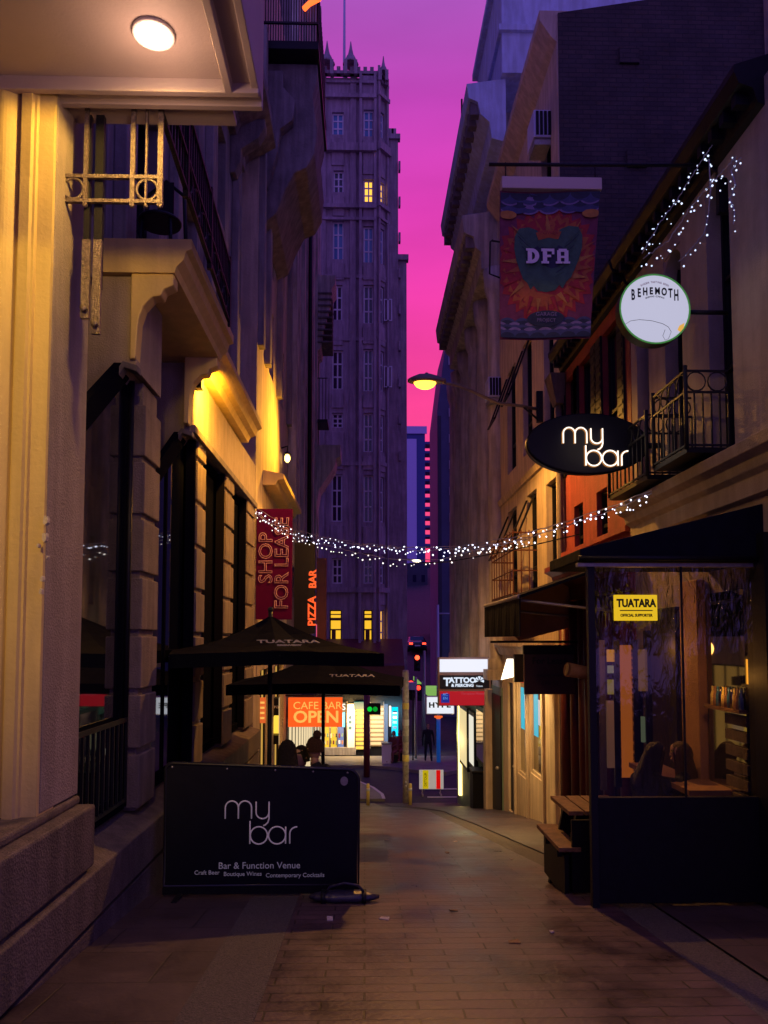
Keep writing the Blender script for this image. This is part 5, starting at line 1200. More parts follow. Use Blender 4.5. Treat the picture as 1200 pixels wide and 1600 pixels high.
for s_ in (-1, 1): blob(.5+s_*.42, .165, .09, .028, 4, .020, 20, .03, seed=8); blob(.5+s_*.33, .125, .12, .03, 0, .018, 20, seed=9)
blob(.5, .865, .20, .055, 6, .028, 30, seed=10)
m.build('cloth', mats, db)
q = W_(.495, .452, .05); u_ = .145; q0 = Vector((q.x-1.42*u_, q.y, q.z-.5*u_))
def slab(name, boxes, x0):
    m = MB()
    for k, bx_ in enumerate(boxes):
        if len(bx_) == 4: a_, b_, c_, d_ = bx_; m.box(q0.x+(x0+a_)*u_, q0.x+(x0+b_)*u_, q0.y-.004-.0006*k, q0.y, q0.z+c_*u_, q0.z+d_*u_)
        else: m.ext([(q0.x+(x0+x)*u_, q0.y-.004-.0006*k, q0.z+z*u_) for x, z in bx_], (0, .004, 0))
    m.build(name, mats[8], db)
bowl = [(.36+.5*math.sin(PI*t/12), .5+.5*math.cos(PI*t/12)) for t in range(13)]+[(.36+.22*math.sin(PI*t/12), .5+.27*math.cos(PI*t/12)) for t in range(12, -1, -1)]
slab('letter_d', [(.1, .38, 0, 1), (0, .36, 0, .15), (0, .36, .85, 1), bowl], 0)
slab('letter_f', [(.1, .38, 0, 1), (0, .5, 0, .15), (0, .86, .82, 1), (.70, .86, .62, 1), (.38, .64, .42, .58)], 1.0)
slab('letter_a', [(.1, .34, 0, .9), (.58, .84, 0, .9), (.2, .74, .80, 1), (.34, .58, .38, .52), (0, .44, 0, .14), (.5, .94, 0, .14)], 1.95)
for (t_, u, v, s_) in (('GARAGE', .5, .845, .052), ('PROJECT', .5, .885, .045), ('POWER', .5, .30, .05)): q = W_(u, v, .06); text(t_, s_, (q.x, q.y, q.z), mats[7 if t_ != 'POWER' else 2], db, ext=.001, name='small_lettering')
a = aY(783, 298, YD); b = aY(938, 282, YD); MB().box(a.x, b.x, YD-.05, YD+.05, a.z, b.z).build('top_box', mat('banner_box_paint', (.6, .48, .45), .6), db, .005)
m = MB(); m.tube([aY(770, 375, YD), aY(766, 378, YD), aY(765, 428, YD), aY(781, 434, YD)], .009, 6); m.tube([aY(768, 376, YD), aY(781, 378, YD)], .009, 6); m.build('side_handle', M['iron'], db)
for px_ in (790, 930): q = aY(px_, 282, YD); MB().tube([q, (q.x, YD, pz+.01)], .006, 5).build('hanger', M['iron'], db)

# dark for lease sign and spot lamp
lsg, a, b = board('for_lease_sign', 820, 897, 1008, 1085, 11.6, .07, mat('dark_lease_board', (.06, .022, .028), .5), 'dim dark maroon for lease sign hanging below the thin horizontal bar', 'sign')
MB().box(a.x-.01, b.x+.01, 11.59, 11.68, b.z-.14, b.z+.0).build('top_band', M['black'], lsg)
dkt = mat('dark_print', (.012, .008, .012), .6)
text('For Lease', .135, ((a.x+b.x)/2, 11.595, b.z-.24), dkt, lsg, bold=.004)
text('ENQUIRE WITHIN', .05, ((a.x+b.x)/2, 11.595, b.z-.46), dkt, lsg, name='small_lettering'); text('CALL US', .07, ((a.x+b.x)/2, 11.595, b.z-.57), dkt, lsg, name='small_lettering')
MB().tube([(aY(758, 0, 11.65).x, 11.65, b.z+.05), (XR, 11.65, b.z+.05)], .018, 6).build('hanging_bar', M['iron'], lsg)
sp_ = thing('spot_lamp', aY(905, 1050, 10.6), 'barrel shaped wall spotlight in tan metal in front of the dim for lease sign', 'lamp')
p0, p1 = aY(886, 1046, 10.6), aY(925, 1053, 10.7)
MB().tube([p0, p1], .10, 18, .09).build('barrel', M['orange'], sp_); MB().tube([p0+Vector((-.01, 0, .002)), p0], .085, 18).build('lens', M['cream'], sp_)
MB().tube([p1, (XR, 10.8, p1.z)], .025).build('arm', M['iron'], sp_)
ds_, a, b = board('oval_dark_sign', 804, 818, 1022, 1066, 14.5, .1, M['black'], 'small dark rounded sign peeking out left of the dim for lease sign', 'sign')

# folding awning
aw = thing('folding_awning', (2.7, 11, .2), 'dark folding awning with a deep hanging valance over the lane', 'awning')
def pa(x, y, z): return Vector((x, y, z))
y0_, y1_ = 9.6, 12.4; XA = 1.95
m = MB(); m.hexa([pa(XA, y0_, .52), pa(XR, y0_, 1.02), pa(XR, y1_, 1.02), pa(XA, y1_, .52), pa(XA, y0_, .56), pa(XR, y0_, 1.06), pa(XR, y1_, 1.06), pa(XA, y1_, .56)]); m.build('cloth_roof', M['navy'], aw)
m = MB()
n = 24
for i in range(n):
    ya, yb_ = y0_+(y1_-y0_)*i/n, y0_+(y1_-y0_)*(i+1)/n
    xa, xb_ = XA-.01+.02*math.sin(i*1.3), XA-.01+.02*math.sin((i+1)*1.3)
    m.hexa([pa(xa, ya, .04), pa(xa+.012, ya, .04), pa(xb_+.012, yb_, .04), pa(xb_, yb_, .04), pa(XA-.01, ya, .56), pa(XA+.012, ya, .56), pa(XA+.012, yb_, .56), pa(XA-.01, yb_, .56)])
m.build('valance', M['navy'], aw)
m = MB(); m.ext([pa(XA+.03, y1_, .50), pa(XR-.05, y1_, 1.0), pa(XR-.05, y1_, .2), pa(2.5, y1_, -.02)], (0, .015, 0)); m.build('end_cloth', M['orange'], aw)
m = MB(); m.tube([pa(XA+.01, y0_+.1, .5), pa(XR, y0_+.3, .35)], .02); m.tube([pa(XA+.01, y1_-.1, .5), pa(XR, y1_-.3, .35)], .02); m.tube([pa(XA, y0_, .54), pa(XA, y1_, .54)], .03); m.build('arms', M['metal'], aw)

# ================================================================== terrace screen with clear blind
def clear_mat():
    m = bpy.data.materials.new('clear_plastic_blind'); m.use_nodes = True; t = m.node_tree; t.nodes.clear(); L = t.links.new
    o = t.nodes.new('ShaderNodeOutputMaterial'); mxs = t.nodes.new('ShaderNodeMixShader'); tr = t.nodes.new('ShaderNodeBsdfTransparent'); gl = t.nodes.new('ShaderNodeBsdfGlossy')
    tr.inputs['Color'].default_value = (.72, .68, .72, 1); gl.inputs['Roughness'].default_value = .06; gl.inputs['Color'].default_value = (.9, .88, 1, 1)
    geo = t.nodes.new('ShaderNodeNewGeometry'); mp = t.nodes.new('ShaderNodeMapping'); mp.inputs['Scale'].default_value = (9, 9, 3); L(geo.outputs['Position'], mp.inputs['Vector'])
    n = t.nodes.new('ShaderNodeTexNoise'); n.inputs['Scale'].default_value = 1.4; n.inputs['Detail'].default_value = 3; n.inputs['Distortion'].default_value = 1.2; L(mp.outputs[0], n.inputs['Vector'])
    sp = t.nodes.new('ShaderNodeSeparateXYZ'); L(geo.outputs['Position'], sp.inputs[0])
    mr = t.nodes.new('ShaderNodeMapRange'); mr.inputs['From Min'].default_value = -.15; mr.inputs['From Max'].default_value = .15; mr.inputs['To Min'].default_value = .05; mr.inputs['To Max'].default_value = 1.0; L(sp.outputs['Z'], mr.inputs['Value'])
    bp = t.nodes.new('ShaderNodeBump'); bp.inputs['Distance'].default_value = .12; L(n.outputs['Fac'], bp.inputs['Height']); L(mr.outputs[0], bp.inputs['Strength']); L(bp.outputs[0], gl.inputs['Normal'])
    fr = t.nodes.new('ShaderNodeFresnel'); fr.inputs['IOR'].default_value = 1.45; L(bp.outputs[0], fr.inputs['Normal'])
    md = t.nodes.new('ShaderNodeMath'); md.operation = 'MULTIPLY_ADD'; md.inputs[1].default_value = 1.3; md.inputs[2].default_value = .04; L(fr.outputs[0], md.inputs[0])
    L(md.outputs[0], mxs.inputs[0]); L(tr.outputs[0], mxs.inputs[1]); L(gl.outputs[0], mxs.inputs[2]); L(mxs.outputs[0], o.inputs[0]); return m
YT = 6.5
def tX(px): return aY(px, 1100, YT).x
def tZ(py): return aY(1050, py, YT).z
sc = thing('terrace_screen', (tX(1060), YT, gz(YT)), 'black terrace screen with solid lower panel and clear blind in front of the bar', 'screen')
MB().box(tX(931), XR-.02, YT, YT+.06, gz(YT)+.03, tZ(1246)).build('lower_panel', M['black'], sc, .006)
m = MB(); m.box(tX(921), tX(932), YT-.01, YT+.06, gz(YT), tZ(872)); m.build('post', M['iron'], sc, .004)
m = MB(); m.box(tX(1186), tX(1198), YT-.01, YT+.05, tZ(1246), tZ(884)); m.build('post', M['iron'], sc, .004)
m = MB(); m.box(tX(905), XR, YT-.02, YT+.05, tZ(886), tZ(880)); m.build('top_rail', M['metal'], sc, .003)
m = MB(); m.box(tX(1068), tX(1071), YT+.005, YT+.02, tZ(1246), tZ(886)); m.build('seam', M['iron'], sc)
m = MB(); m.poly([(tX(932), YT+.025, tZ(1246)), (tX(1186), YT+.025, tZ(1246)), (tX(1186), YT+.025, tZ(886)), (tX(932), YT+.025, tZ(886))]); m.build('clear_blind', clear_mat(), sc)
tg = thing('yellow_beer_sign', (tX(994), YT-.02, tZ(970)), 'small yellow glowing TUATARA sign on the upper part of the clear blind', 'sign')
MB().box(tX(960), tX(1027), YT-.05, YT-.02, tZ(970), tZ(930)).build('board', glow('yellow_sign_face', (.80, .50, .012), .95), tg, .004)
text('TUATARA', .092, (tX(993.5), YT-.056, tZ(943.5)), M['panel'], tg, bold=.004, sx=.80, ext=.002)
text('OFFICIAL SUPPORTER', .033, (tX(993.5), YT-.056, tZ(962)), M['panel'], tg, sx=.85, ext=.002, bold=.0012, name='small_lettering')
MB().box(tX(968), tX(1019), YT-.055, YT-.05, tZ(955), tZ(953.5)).build('line', M['panel'], tg)
ta = thing('terrace_awning', (2.6, 6.8, tZ(880)), 'dark sloping terrace awning above the clear blind', 'awning')
m = MB(); z1 = tZ(880)+.012
m.hexa([pa(1.82, 6.42, z1), pa(XR, 6.42, z1+.0), pa(XR, 7.5, z1+.0), pa(1.82, 7.5, z1), pa(1.82, 6.42, z1+.10), pa(XR, 6.42, 1.16), pa(XR, 7.5, 1.16), pa(1.82, 7.5, z1+.10)])
m.build('roof', M['navy'], ta, .01)
MB().tube([pa(1.8, 6.4, z1+.02), pa(XR, 6.4, z1+.02)], .022).build('front_bar', M['black'], ta)
# warm light inside the bar doorway and a lantern by the edge
ln = thing('bar_lantern', (3.32, 6.95, -.4), 'small square orange lit lantern on the wall at the right edge', 'lamp')
q = aY(1193, 1052, 6.62)
MB().box(q.x-.09, q.x+.05, 6.62, 6.74, q.z-.10, q.z+.12).build('glass_box', glow('lantern_amber', (1, .40, .03), 1.5), ln)
MB().box(q.x-.13, q.x+.06, 6.60, 6.76, q.z-.125, q.z-.10).build('base', M['iron'], ln); MB().box(q.x-.1, q.x+.06, 6.61, 6.75, q.z+.12, q.z+.15).build('cap', M['iron'], ln)
lamp('POINT', 'lantern_glow', (q.x-.35, 6.95, q.z-.05), 3.0, (1, .45, .08), ln, .06)
bd = thing('bar_doorway', (3.2, 9.2, -2.5), 'open bar doorway with a warm orange lit leaf seen through the clear blind', 'door')
YQ = 9.0
def dz(px, q0, q1, w, m_, nm, Y=YQ): a = aY(px, q1, Y); b = aY(px+w, q0, Y); return MB().box(a.x, b.x, Y, Y+.05, a.z, b.z).build(nm, m_, bd)
dz(971, 1008, 1215, 17, glow('orange_door_glow', (.85, .21, .02), .34), 'lit_leaf')
dz(990, 1000, 1225, 6, M['black'], 'door_frame'); dz(962, 1000, 1230, 6, M['black'], 'door_frame')
dz(999, 1015, 1080, 12, glow('dim_gold_glow', (.45, .20, .03), .25), 'side_pane'); dz(1004, 1120, 1160, 4, glow('pale_green_glow', (.3, .4, .22), .22), 'side_pane')
dz(950, 1015, 1034, 10, glow('amber_box_glow', (.9, .35, .02), .5), 'amber_pane'); dz(951, 1040, 1052, 8, glow('pale_pane_glow', (.5, .45, .3), .3), 'pale_pane'); dz(951, 1062, 1085, 8, glow('gold_pane_glow', (.6, .42, .1), .3), 'gold_pane')
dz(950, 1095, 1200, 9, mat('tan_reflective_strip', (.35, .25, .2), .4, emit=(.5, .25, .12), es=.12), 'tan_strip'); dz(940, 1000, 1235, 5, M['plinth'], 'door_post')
dz(1012, 985, 1240, 6, M['iron'], 'dark_jamb')
lamp('POINT', 'doorway_light', (3.0, 8.4, -.1), 7, (1, .42, .08), bd, .1)
tb = thing('bar_table', (3.0, 7.4, gz(7.4)), 'narrow orange lit table top behind the seated pair in the terrace', 'table')
MB().hexa([pa(2.95, 7.0, -1.42), pa(3.38, 7.0, -1.42), pa(3.38, 8.6, -1.42), pa(2.95, 8.6, -1.42), pa(2.95, 7.0, -1.37), pa(3.38, 7.0, -1.37), pa(3.38, 8.6, -1.37), pa(2.95, 8.6, -1.37)]).build('top', M['orange'], tb)
for y_ in (7.2, 8.4): MB().tube([(3.15, y_, gz(y_)), (3.15, y_, -1.42)], .035).build('leg', M['iron'], tb)

# picnic table left of the screen
pt = thing('picnic_table', (2.1, 7.4, gz(7.4)), 'wooden picnic table with dark legs and bench at the left end of the terrace screen', 'table')
zt_ = -1.60
for i in range(4): MB().box(1.86+i*.15, 1.995+i*.15, 7.05, 7.75, zt_, zt_+.04).build('top_plank', M['wood'], pt, .004)
for x_ in (1.74, 2.5):
    MB().box(x_, x_+.20, 6.95, 7.85, zt_-.30, zt_-.26).build('bench', M['wood'], pt, .004)
for y_ in (7.15, 7.6):
    m = MB(); m.hexa([pa(1.80, y_, gz(y_)), pa(1.92, y_, gz(y_)), pa(1.92, y_+.05, gz(y_)), pa(1.80, y_+.05, gz(y_)), pa(1.96, y_, zt_), pa(2.08, y_, zt_), pa(2.08, y_+.05, zt_), pa(1.96, y_+.05, zt_)]); m.build('leg', M['black'], pt)
    m = MB(); m.hexa([pa(2.6, y_+.06, gz(y_)), pa(2.72, y_+.06, gz(y_)), pa(2.72, y_+.11, gz(y_)), pa(2.6, y_+.11, gz(y_)), pa(2.3, y_+.06, zt_), pa(2.42, y_+.06, zt_), pa(2.42, y_+.11, zt_), pa(2.3, y_+.11, zt_)]); m.build('leg', M['black'], pt)
    MB().box(1.76, 2.68, y_-.05, y_-.002, zt_-.38, zt_-.30).build('cross_bar', M['black'], pt)
MB().box(1.80, 1.84, 7.0, 7.8, gz(7.4)+.02, zt_-.34).build('side_panel', M['black'], pt)
MB().box(1.86, 2.3, 6.96, 6.99, gz(7)+.02, zt_-.02).build('end_panel', M['black'], pt)

# ================================================================== LEFT foreground: board, bag, umbrellas
YBd = 7.0
pA, pB = aY(255, 1390, YBd), aY(560, 1392, YBd); zt0, zt1 = aY(270, 1193, YBd).z, aY(550, 1203, YBd).z
bdv = thing('bar_banner_board', ((pA.x+pB.x)/2, YBd, gz(YBd)), 'large black freestanding banner board reading my bar, Bar & Function Venue, on the paving', 'banner board')
xl, xr_ = pA.x, pB.x; zb0_ = gz(YBd)+.09
def ztop(x): return zt0+(zt1-zt0)*(x-xl)/(xr_-xl)
def outline(o_, n=6, rr=.10):
    P = [(xl-o_, zb0_-o_), (xr_+o_, zb0_-o_)]
    for k in range(n+1): a_ = PI/2*k/n; P.append((xr_+o_-rr+rr*math.cos(a_), ztop(xr_)+o_-rr+rr*math.sin(a_)))
    for k in range(n+1): a_ = PI/2+PI/2*k/n; P.append((xl-o_+rr*.7+rr*.7*math.cos(a_), ztop(xl)+o_-rr*.7+rr*.7*math.sin(a_)))
    return P
m = MB()
m.ext([(x, YBd+.012, z) for x, z in outline(-.012)], (0, .012, 0)); m.build('vinyl_panel', M['panel'], bdv)
m = MB(); m.tube([(x, YBd+.02, z) for x, z in outline(0)], .017, 8, closed=True); m.build('tube_frame', mat('satin_black_tube', (.02, .02, .03), .3, .3), bdv)
MB().box(xl-.01, xr_+.01, YBd+.004, YBd+.03, gz(YBd)+.02, zb0_-.01).build('skirt', M['black'], bdv)
for x_ in (xl+.12, xr_-.15): m = MB(); m.box(x_, x_+.05, YBd-.22, YBd+.32, gz(YBd)+.012, gz(YBd)+.03); m.build('foot', M['iron'], bdv, .004)
for x_, in ((xl+.06,), (xl+.55,), (xl+.98,), (xl+1.32,), (xr_-.1,)): MB().ball((x_, YBd+.008, ztop(x_)-.03), .010, 6).build('eyelet', M['metal'], bdv)
m = MB(); m.ext([(xr_-.13+.035*math.cos(t*PI/6), YBd+.002, ztop(xr_)-.10+.04*math.sin(t*PI/6)) for t in range(12)], (0, .006, 0)); m.build('corner_patch', M['metal'], bdv)
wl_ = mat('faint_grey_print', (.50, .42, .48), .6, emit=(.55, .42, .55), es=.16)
q = aY(408, 1285, YBd); logo((q.x, YBd+.006, q.z), .156, .0065, wl_, bdv, YBd, nm='logo')
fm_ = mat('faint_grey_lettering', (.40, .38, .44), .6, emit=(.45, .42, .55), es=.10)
q = aY(405, 1353, YBd); text('Bar & Function Venue', .082, (q.x, YBd+.006, q.z), fm_, bdv, ext=.002)
for t_, px_, py_ in (('Craft Beer', 323, 1364), ('Boutique Wines', 379, 1366), ('Contemporary Cocktails', 461, 1368)): q = aY(px_, py_, YBd); text(t_, .052, (q.x, YBd+.006, q.z), fm_, bdv, ext=.002, name='small_lettering')
# weight bag on the foot
q = aY(538, 1400, 6.78); zg = gz(6.78)
wb = thing('weight_bag', (q.x, 6.78, zg), 'dark rubber weight bag with a looped handle on the right foot of the banner board', 'bag')
m = MB(); R_ = []
for k in range(11):
    u = -1+2*k/10; rr = .05*(1-abs(u)**3.2*.75)+.002*math.sin(k*2.1); R_.append([m.b.verts.new((q.x+.30*u, 6.78+1.7*rr*math.cos(t*PI/8)*1.1, zg+.045+max(-.04, rr*math.sin(t*PI/8)))) for t in range(16)])
for A, B in zip(R_, R_[1:]):
    for j in range(16): f = m.b.faces.new((A[j], A[(j+1) % 16], B[(j+1) % 16], B[j])); f.smooth = True
m.b.faces.new(R_[0]); m.b.faces.new(R_[-1][::-1]); m.build('body', M['bag'], wb)
MB().tube([(q.x-.17, 6.75, zg+.08), (q.x-.12, 6.74, zg+.14), (q.x, 6.74, zg+.17), (q.x+.12, 6.74, zg+.15), (q.x+.18, 6.75, zg+.08)], .011, 6).build('handle', M['bag'], wb)
for s_ in (-.18, .17): MB().lathe([(.052, -.02), (.056, -.015), (.056, .015), (.052, .02)], (q.x+s_, 6.78, zg+.046), 14, 'X', 1.75, 1).build('strap', M['black'], wb)

def umbrella(cx, cy, zap, half, rot, zed, label, tilt=0):
    zg = gz(cy); r = thing('cafe_umbrella', (cx, cy, zg), label, 'umbrella', 'black cafe umbrellas over the left tables', rot)
    T = WM[r.name]
    h0 = zap-zg; h1 = zed-zg; m = MB(); N_ = 6
    cor = [Vector((sx*half, sy*half, h1)) for sx, sy in ((1, 1), (-1, 1), (-1, -1), (1, -1))]; top = Vector((0, 0, h0)); rim = []
    for k in range(4):
        A, B = cor[k], cor[(k+1) % 4]
        for (P, Q) in ((A, (A+B)/2+Vector((0, 0, .03))), ((A+B)/2+Vector((0, 0, .03)), B)):
            prev = None
            for i in range(N_+1):
                t = i/N_; sag = -.07*math.sin(PI*t)
                row = [top.lerp(P, t)+Vector((0, 0, sag)), top.lerp((P+Q)/2, t)+Vector((0, 0, sag*1.5)), top.lerp(Q, t)+Vector((0, 0, sag))]
                if prev:
                    for j in (0, 1):
                        if i == 1: m.poly([prev[0], row[j], row[j+1]], True)
                        else: m.poly([prev[j], row[j], row[j+1], prev[j+1]], True)
                prev = row
            m.poly([P, Q, Q-Vector((0, 0, .14)), P-Vector((0, 0, .14))])
    m.build('canopy', M['canvas'], r, local=True)
    MB().tube([(0, 0, .05), (0, 0, h0+.06)], .027, 10).build('pole', M['iron'], r, local=True)
    MB().ball((0, 0, h0+.07), .035, 8).build('finial', M['iron'], r, local=True)
    for k in range(8):
        e = [cor[0], (cor[0]+cor[1])/2, cor[1], (cor[1]+cor[2])/2, cor[2], (cor[2]+cor[3])/2, cor[3], (cor[3]+cor[0])/2][k]
        MB().tube([Vector((0, 0, h0-.03)), top.lerp(e, .5)+Vector((0, 0, -.12)), e+Vector((0, 0, -.02))], .009, 5).build('rib', M['iron'], r, local=True)
    MB().box(-.28, .28, -.28, .28, .0, .07).build('base', M['black'], r, local=True)
    # printed word on the front panel, lying on its slope
    return r, cor, top, h0, h1
def slope_text(r, word, s, f, m_, nm, su=.0):
    ro, cor, top, h0, h1 = r; A, B = cor[2], cor[3]
    mid = (A+B)/2+Vector((0, 0, .03)); ux = (B-A).normalized(); up = (top-mid).normalized(); n_ = ux.cross(up)
    p = mid.lerp(top, f)+ux*su+n_*.075+Vector((0, 0, -.03))
    mt = Matrix((ux, up, n_)).transposed().to_4x4()
    text(word, s, p, m_, ro, name=nm, mtx=mt, local=True, bold=.003, ext=.002, sx=1.15)
u1 = umbrella(-1.10, 9.0, aY(420, 962, 9.0).z, 1.10, rad(12), aY(420, 1020, 8.6).z, 'nearer black cafe umbrella with TUATARA printed on its front edge')
slope_text(u1, 'TUATARA', .125, .14, M['whitedim'], 'lettering', .10); slope_text(u1, 'BREWERY', .05, .045, M['whitedim'], 'small_lettering', .10)
u2 = umbrella(-.62, 11.6, aY(505, 1016, 11.6).z, 1.18, rad(-4), aY(505, 1066, 11.2).z, 'farther lower black cafe umbrella, right of and behind the nearer one')
slope_text(u2, 'TUATARA', .12, .13, M['whitedim'], 'lettering', .52)

# ================================================================== string lights
def bulb_string(pts, nb_, label, group, name='string_lights', seed=0, r=.0095, m_=None, jit=.05, wire=True, drop=.05):
    rnd = random.Random(seed); o = thing(name, pts[0], label, 'string lights', group)
    L_ = [0]
    for a, b in zip(pts, pts[1:]): L_.append(L_[-1]+(b-a).length)
    def at(s):
        for i in range(len(pts)-1):
            if s <= L_[i+1]: return pts[i].lerp(pts[i+1], (s-L_[i])/max(1e-6, L_[i+1]-L_[i]))
        return pts[-1].copy()
    W0 = [at(L_[-1]*i/60)+Vector((0, 0, rnd.uniform(-.012, .012))) for i in range(61)]
    MB().tube(W0, .006, 4).build('cable', mat('pale_cable', (.3, .3, .4), .4), o)
    first = None
    for i in range(nb_):
        p = at(L_[-1]*(i+rnd.uniform(.1, .9))/nb_)+Vector((rnd.uniform(-jit, jit)*.3, rnd.uniform(-jit, jit)*.5, rnd.uniform(-jit, jit)-drop))
        if first is None:
            first = MB().ball(p, r, 6).build('bulb', m_, o); first['_p'] = 0; p0_ = p.copy(); del first['_p']
        else:
            c_ = first.copy(); C.objects.link(c_); c_.parent = o; k = rnd.uniform(.5, 1.35)
            c_.matrix_local = Matrix.Translation((p-WM[o.name].translation)) @ Matrix.Diagonal((k, k, k, 1)) @ Matrix.Translation(-(p0_-WM[o.name].translation))
    return o
cool = glow('cool_white_bulb', (.78, .80, 1), 3.5, True); warm = glow('warm_white_bulb', (.9, .82, .75), 3, True); dimb = glow('dim_blue_white_bulb', (.62, .72, 1), 1.6, True)
def across(P): return [aY(px, py, 14.0-(px-398)/(1018-398)*6.2) for px, py in P]
s1 = across([(398, 793), (425, 808), (455, 826), (500, 838), (560, 849), (640, 855), (720, 853), (800, 840), (870, 820), (940, 797), (1018, 766)])
s2 = across([(398, 798), (430, 822), (465, 835), (520, 846), (580, 853), (650, 860), (720, 858), (800, 847), (875, 825), (945, 802), (1018, 772)])
s3 = across([(400, 802), (425, 822), (460, 838), (510, 852), (560, 864), (610, 874), (650, 876), (690, 874), (712, 868), (760, 856), (830, 842)])
bulb_string(s1, 95, 'uppermost string of small white lights sagging across the lane', 'string lights strung across the lane', seed=1, m_=cool)
bulb_string(s2, 85, 'middle string of small white lights sagging across the lane', 'string lights strung across the lane', seed=2, m_=cool)
bulb_string(s3, 64, 'lowest string of lights, ending partway, sagging across the lane', 'string lights strung across the lane', seed=3, m_=warm)
sw = across([(640, 880), (700, 878), (790, 862), (905, 835)]); tag(MB().tube(sw, .008, 4).build('cable', M['iron']), 'thin plain black cable below the lights on the right of the lane', 'cable')
def rs(P, Y0_=7.8, Y1_=6.3): return [aY(px, py, Y0_+(Y1_-Y0_)*(px-1000)/165) for px, py in P]
bulb_string(rs([(1003, 395), (1030, 350), (1060, 310), (1090, 260), (1113, 226)]), 34, 'upper slanting string of fairy lights above the round glowing sign', 'fairy lights hanging on the right facade', seed=4, m_=dimb, jit=.09, r=.008)
bulb_string(rs([(1005, 405), (1045, 375), (1075, 330), (1108, 290), (1150, 245)]), 34, 'lower slanting string of fairy lights above the round glowing sign', 'fairy lights hanging on the right facade', seed=5, m_=dimb, jit=.10, r=.008)
bulb_string(rs([(1108, 250), (1110, 300), (1106, 340), (1100, 366), (1060, 410)]), 14, 'loose strand of fairy lights dangling under the middle of the horizontal banner pole', 'fairy lights hanging on the right facade', seed=6, m_=dimb, jit=.05, r=.008)
bulb_string(rs([(1158, 245), (1142, 265), (1150, 290), (1140, 310), (1148, 330), (1146, 352)]), 16, 'loose strand of fairy lights dangling at the wall end of the banner pole', 'fairy lights hanging on the right facade', seed=7, m_=dimb, jit=.05, r=.008)

# ================================================================== people
def skin(name, V, E_, Rr, m_, parent=None, lv=2):
    me = bpy.data.meshes.new(name); me.from_pydata([Vector(v) for v in V], E_, []); o = bpy.data.objects.new(name, me); C.objects.link(o)
    s = o.modifiers.new('s', 'SKIN'); s.use_smooth_shade = True
    for i, r_ in enumerate(Rr):
        d = me.skin_vertices[0].data[i]; d.radius = (r_, r_) if not isinstance(r_, tuple) else r_
    me.skin_vertices[0].data[0].use_root = True
    o.modifiers.new('u', 'SUBSURF').levels = lv
    dg = bpy.context.evaluated_depsgraph_get(); n_ = bpy.data.meshes.new_from_object(o.evaluated_get(dg)); bpy.data.objects.remove(o); n_.name = name
    return link(name, n_, m_, parent, local=True)
def head(parent, p, turn, hair_m, hair_len=.12, tilt=0, bun=False, name_='hair'):
    """a face (nose, eyes, ears, mouth) looking along +Y before the turn, and hair"""
    R = Matrix.Translation(Vector(p)) @ Matrix.Rotation(turn, 4, 'Z') @ Matrix.Rotation(tilt, 4, 'Y')
    m = MB()
    prof_ = [(.001, -.115), (.045, -.108), (.062, -.085), (.072, -.04), (.078, 0), (.08, .04), (.072, .08), (.045, .108), (.001, .118)]
    m.lathe(prof_, (0, 0, 0), 16, 'Z', .95, 1.15)
    m.lathe([(.001, 0), (.014, .005), (.012, .03), (.006, .05), (.001, .06)], (0, .088, -.035), 8)
    for s_ in (-1, 1): m.ball((s_*.076, -.005, -.005), .02, 6, 1.4); m.ball((s_*.028, .078, .012), .011, 6)
    m.tube([(-.022, .083, -.062), (0, .089, -.064), (.022, .083, -.062)], .006, 5)
    m.lathe([(.05, -.19), (.045, -.08)], (0, -.01, 0), 12)
    m.b.transform(R); h_ = m.build('head', M['skin'], parent, local=True)
    m = MB()
    n_, k_ = 18, 13
    rnd = random.Random(int(abs(p[0])*1000)); V = []
    for i in range(k_+1):
        row = []
        for j in range(n_):
            az = 2*PI*j/n_; fr = max(0, math.sin(az)); lo = -hair_len if fr < .35 else .045
            el = i/k_; z = .131*(1-el)**1.0+lo*el
            rr = (.094*math.sqrt(max(.02, 1-(max(z, 0)/.132)**2)))*(1+.05*rnd.uniform(-1, 1))
            if z < -.05: rr *= 1+.35*min(1, (-.05-z)/.2)
            row.append(m.b.verts.new((rr*math.cos(az)*1.02, rr*math.sin(az)*1.16-.012, z)))
        V.append(row)
    for A, B in zip(V, V[1:]):
        for j in range(n_): f = m.b.faces.new((A[j], A[(j+1) % n_], B[(j+1) % n_], B[j])); f.smooth = True
    m.b.faces.new(V[0])
    if bun: m.ball((0, -.05, .15), .05, 8)
    m.b.transform(R); m.build(name_, hair_m, h_, local=True)
def hand(V, E_, Rr, w, d):
    """palm and five finger chains rooted at wrist index w, pointing along d"""
    d = Vector(d).normalized(); s_ = d.orthogonal().normalized(); b0 = Vector(V[w]); k = len(V)
    V.append(b0+d*.05); E_.append((w, k)); Rr.append((.034, .016)); pk = k
    for i, (off, ln_) in enumerate(((-.030, .065), (-.010, .08), (.010, .085), (.030, .075))):
        k = len(V); V.append(b0+d*.09+s_*off); V.append(b0+d*(.09+ln_*.9)+s_*off*1.2+Vector((0, 0, -.01))); E_ += [(pk, k), (k, k+1)]; Rr += [.010, .008]
    k = len(V); V.append(b0+d*.05+s_*.05); V.append(b0+d*.085+s_*.065); E_ += [(pk, k), (k, k+1)]; Rr += [.011, .009]
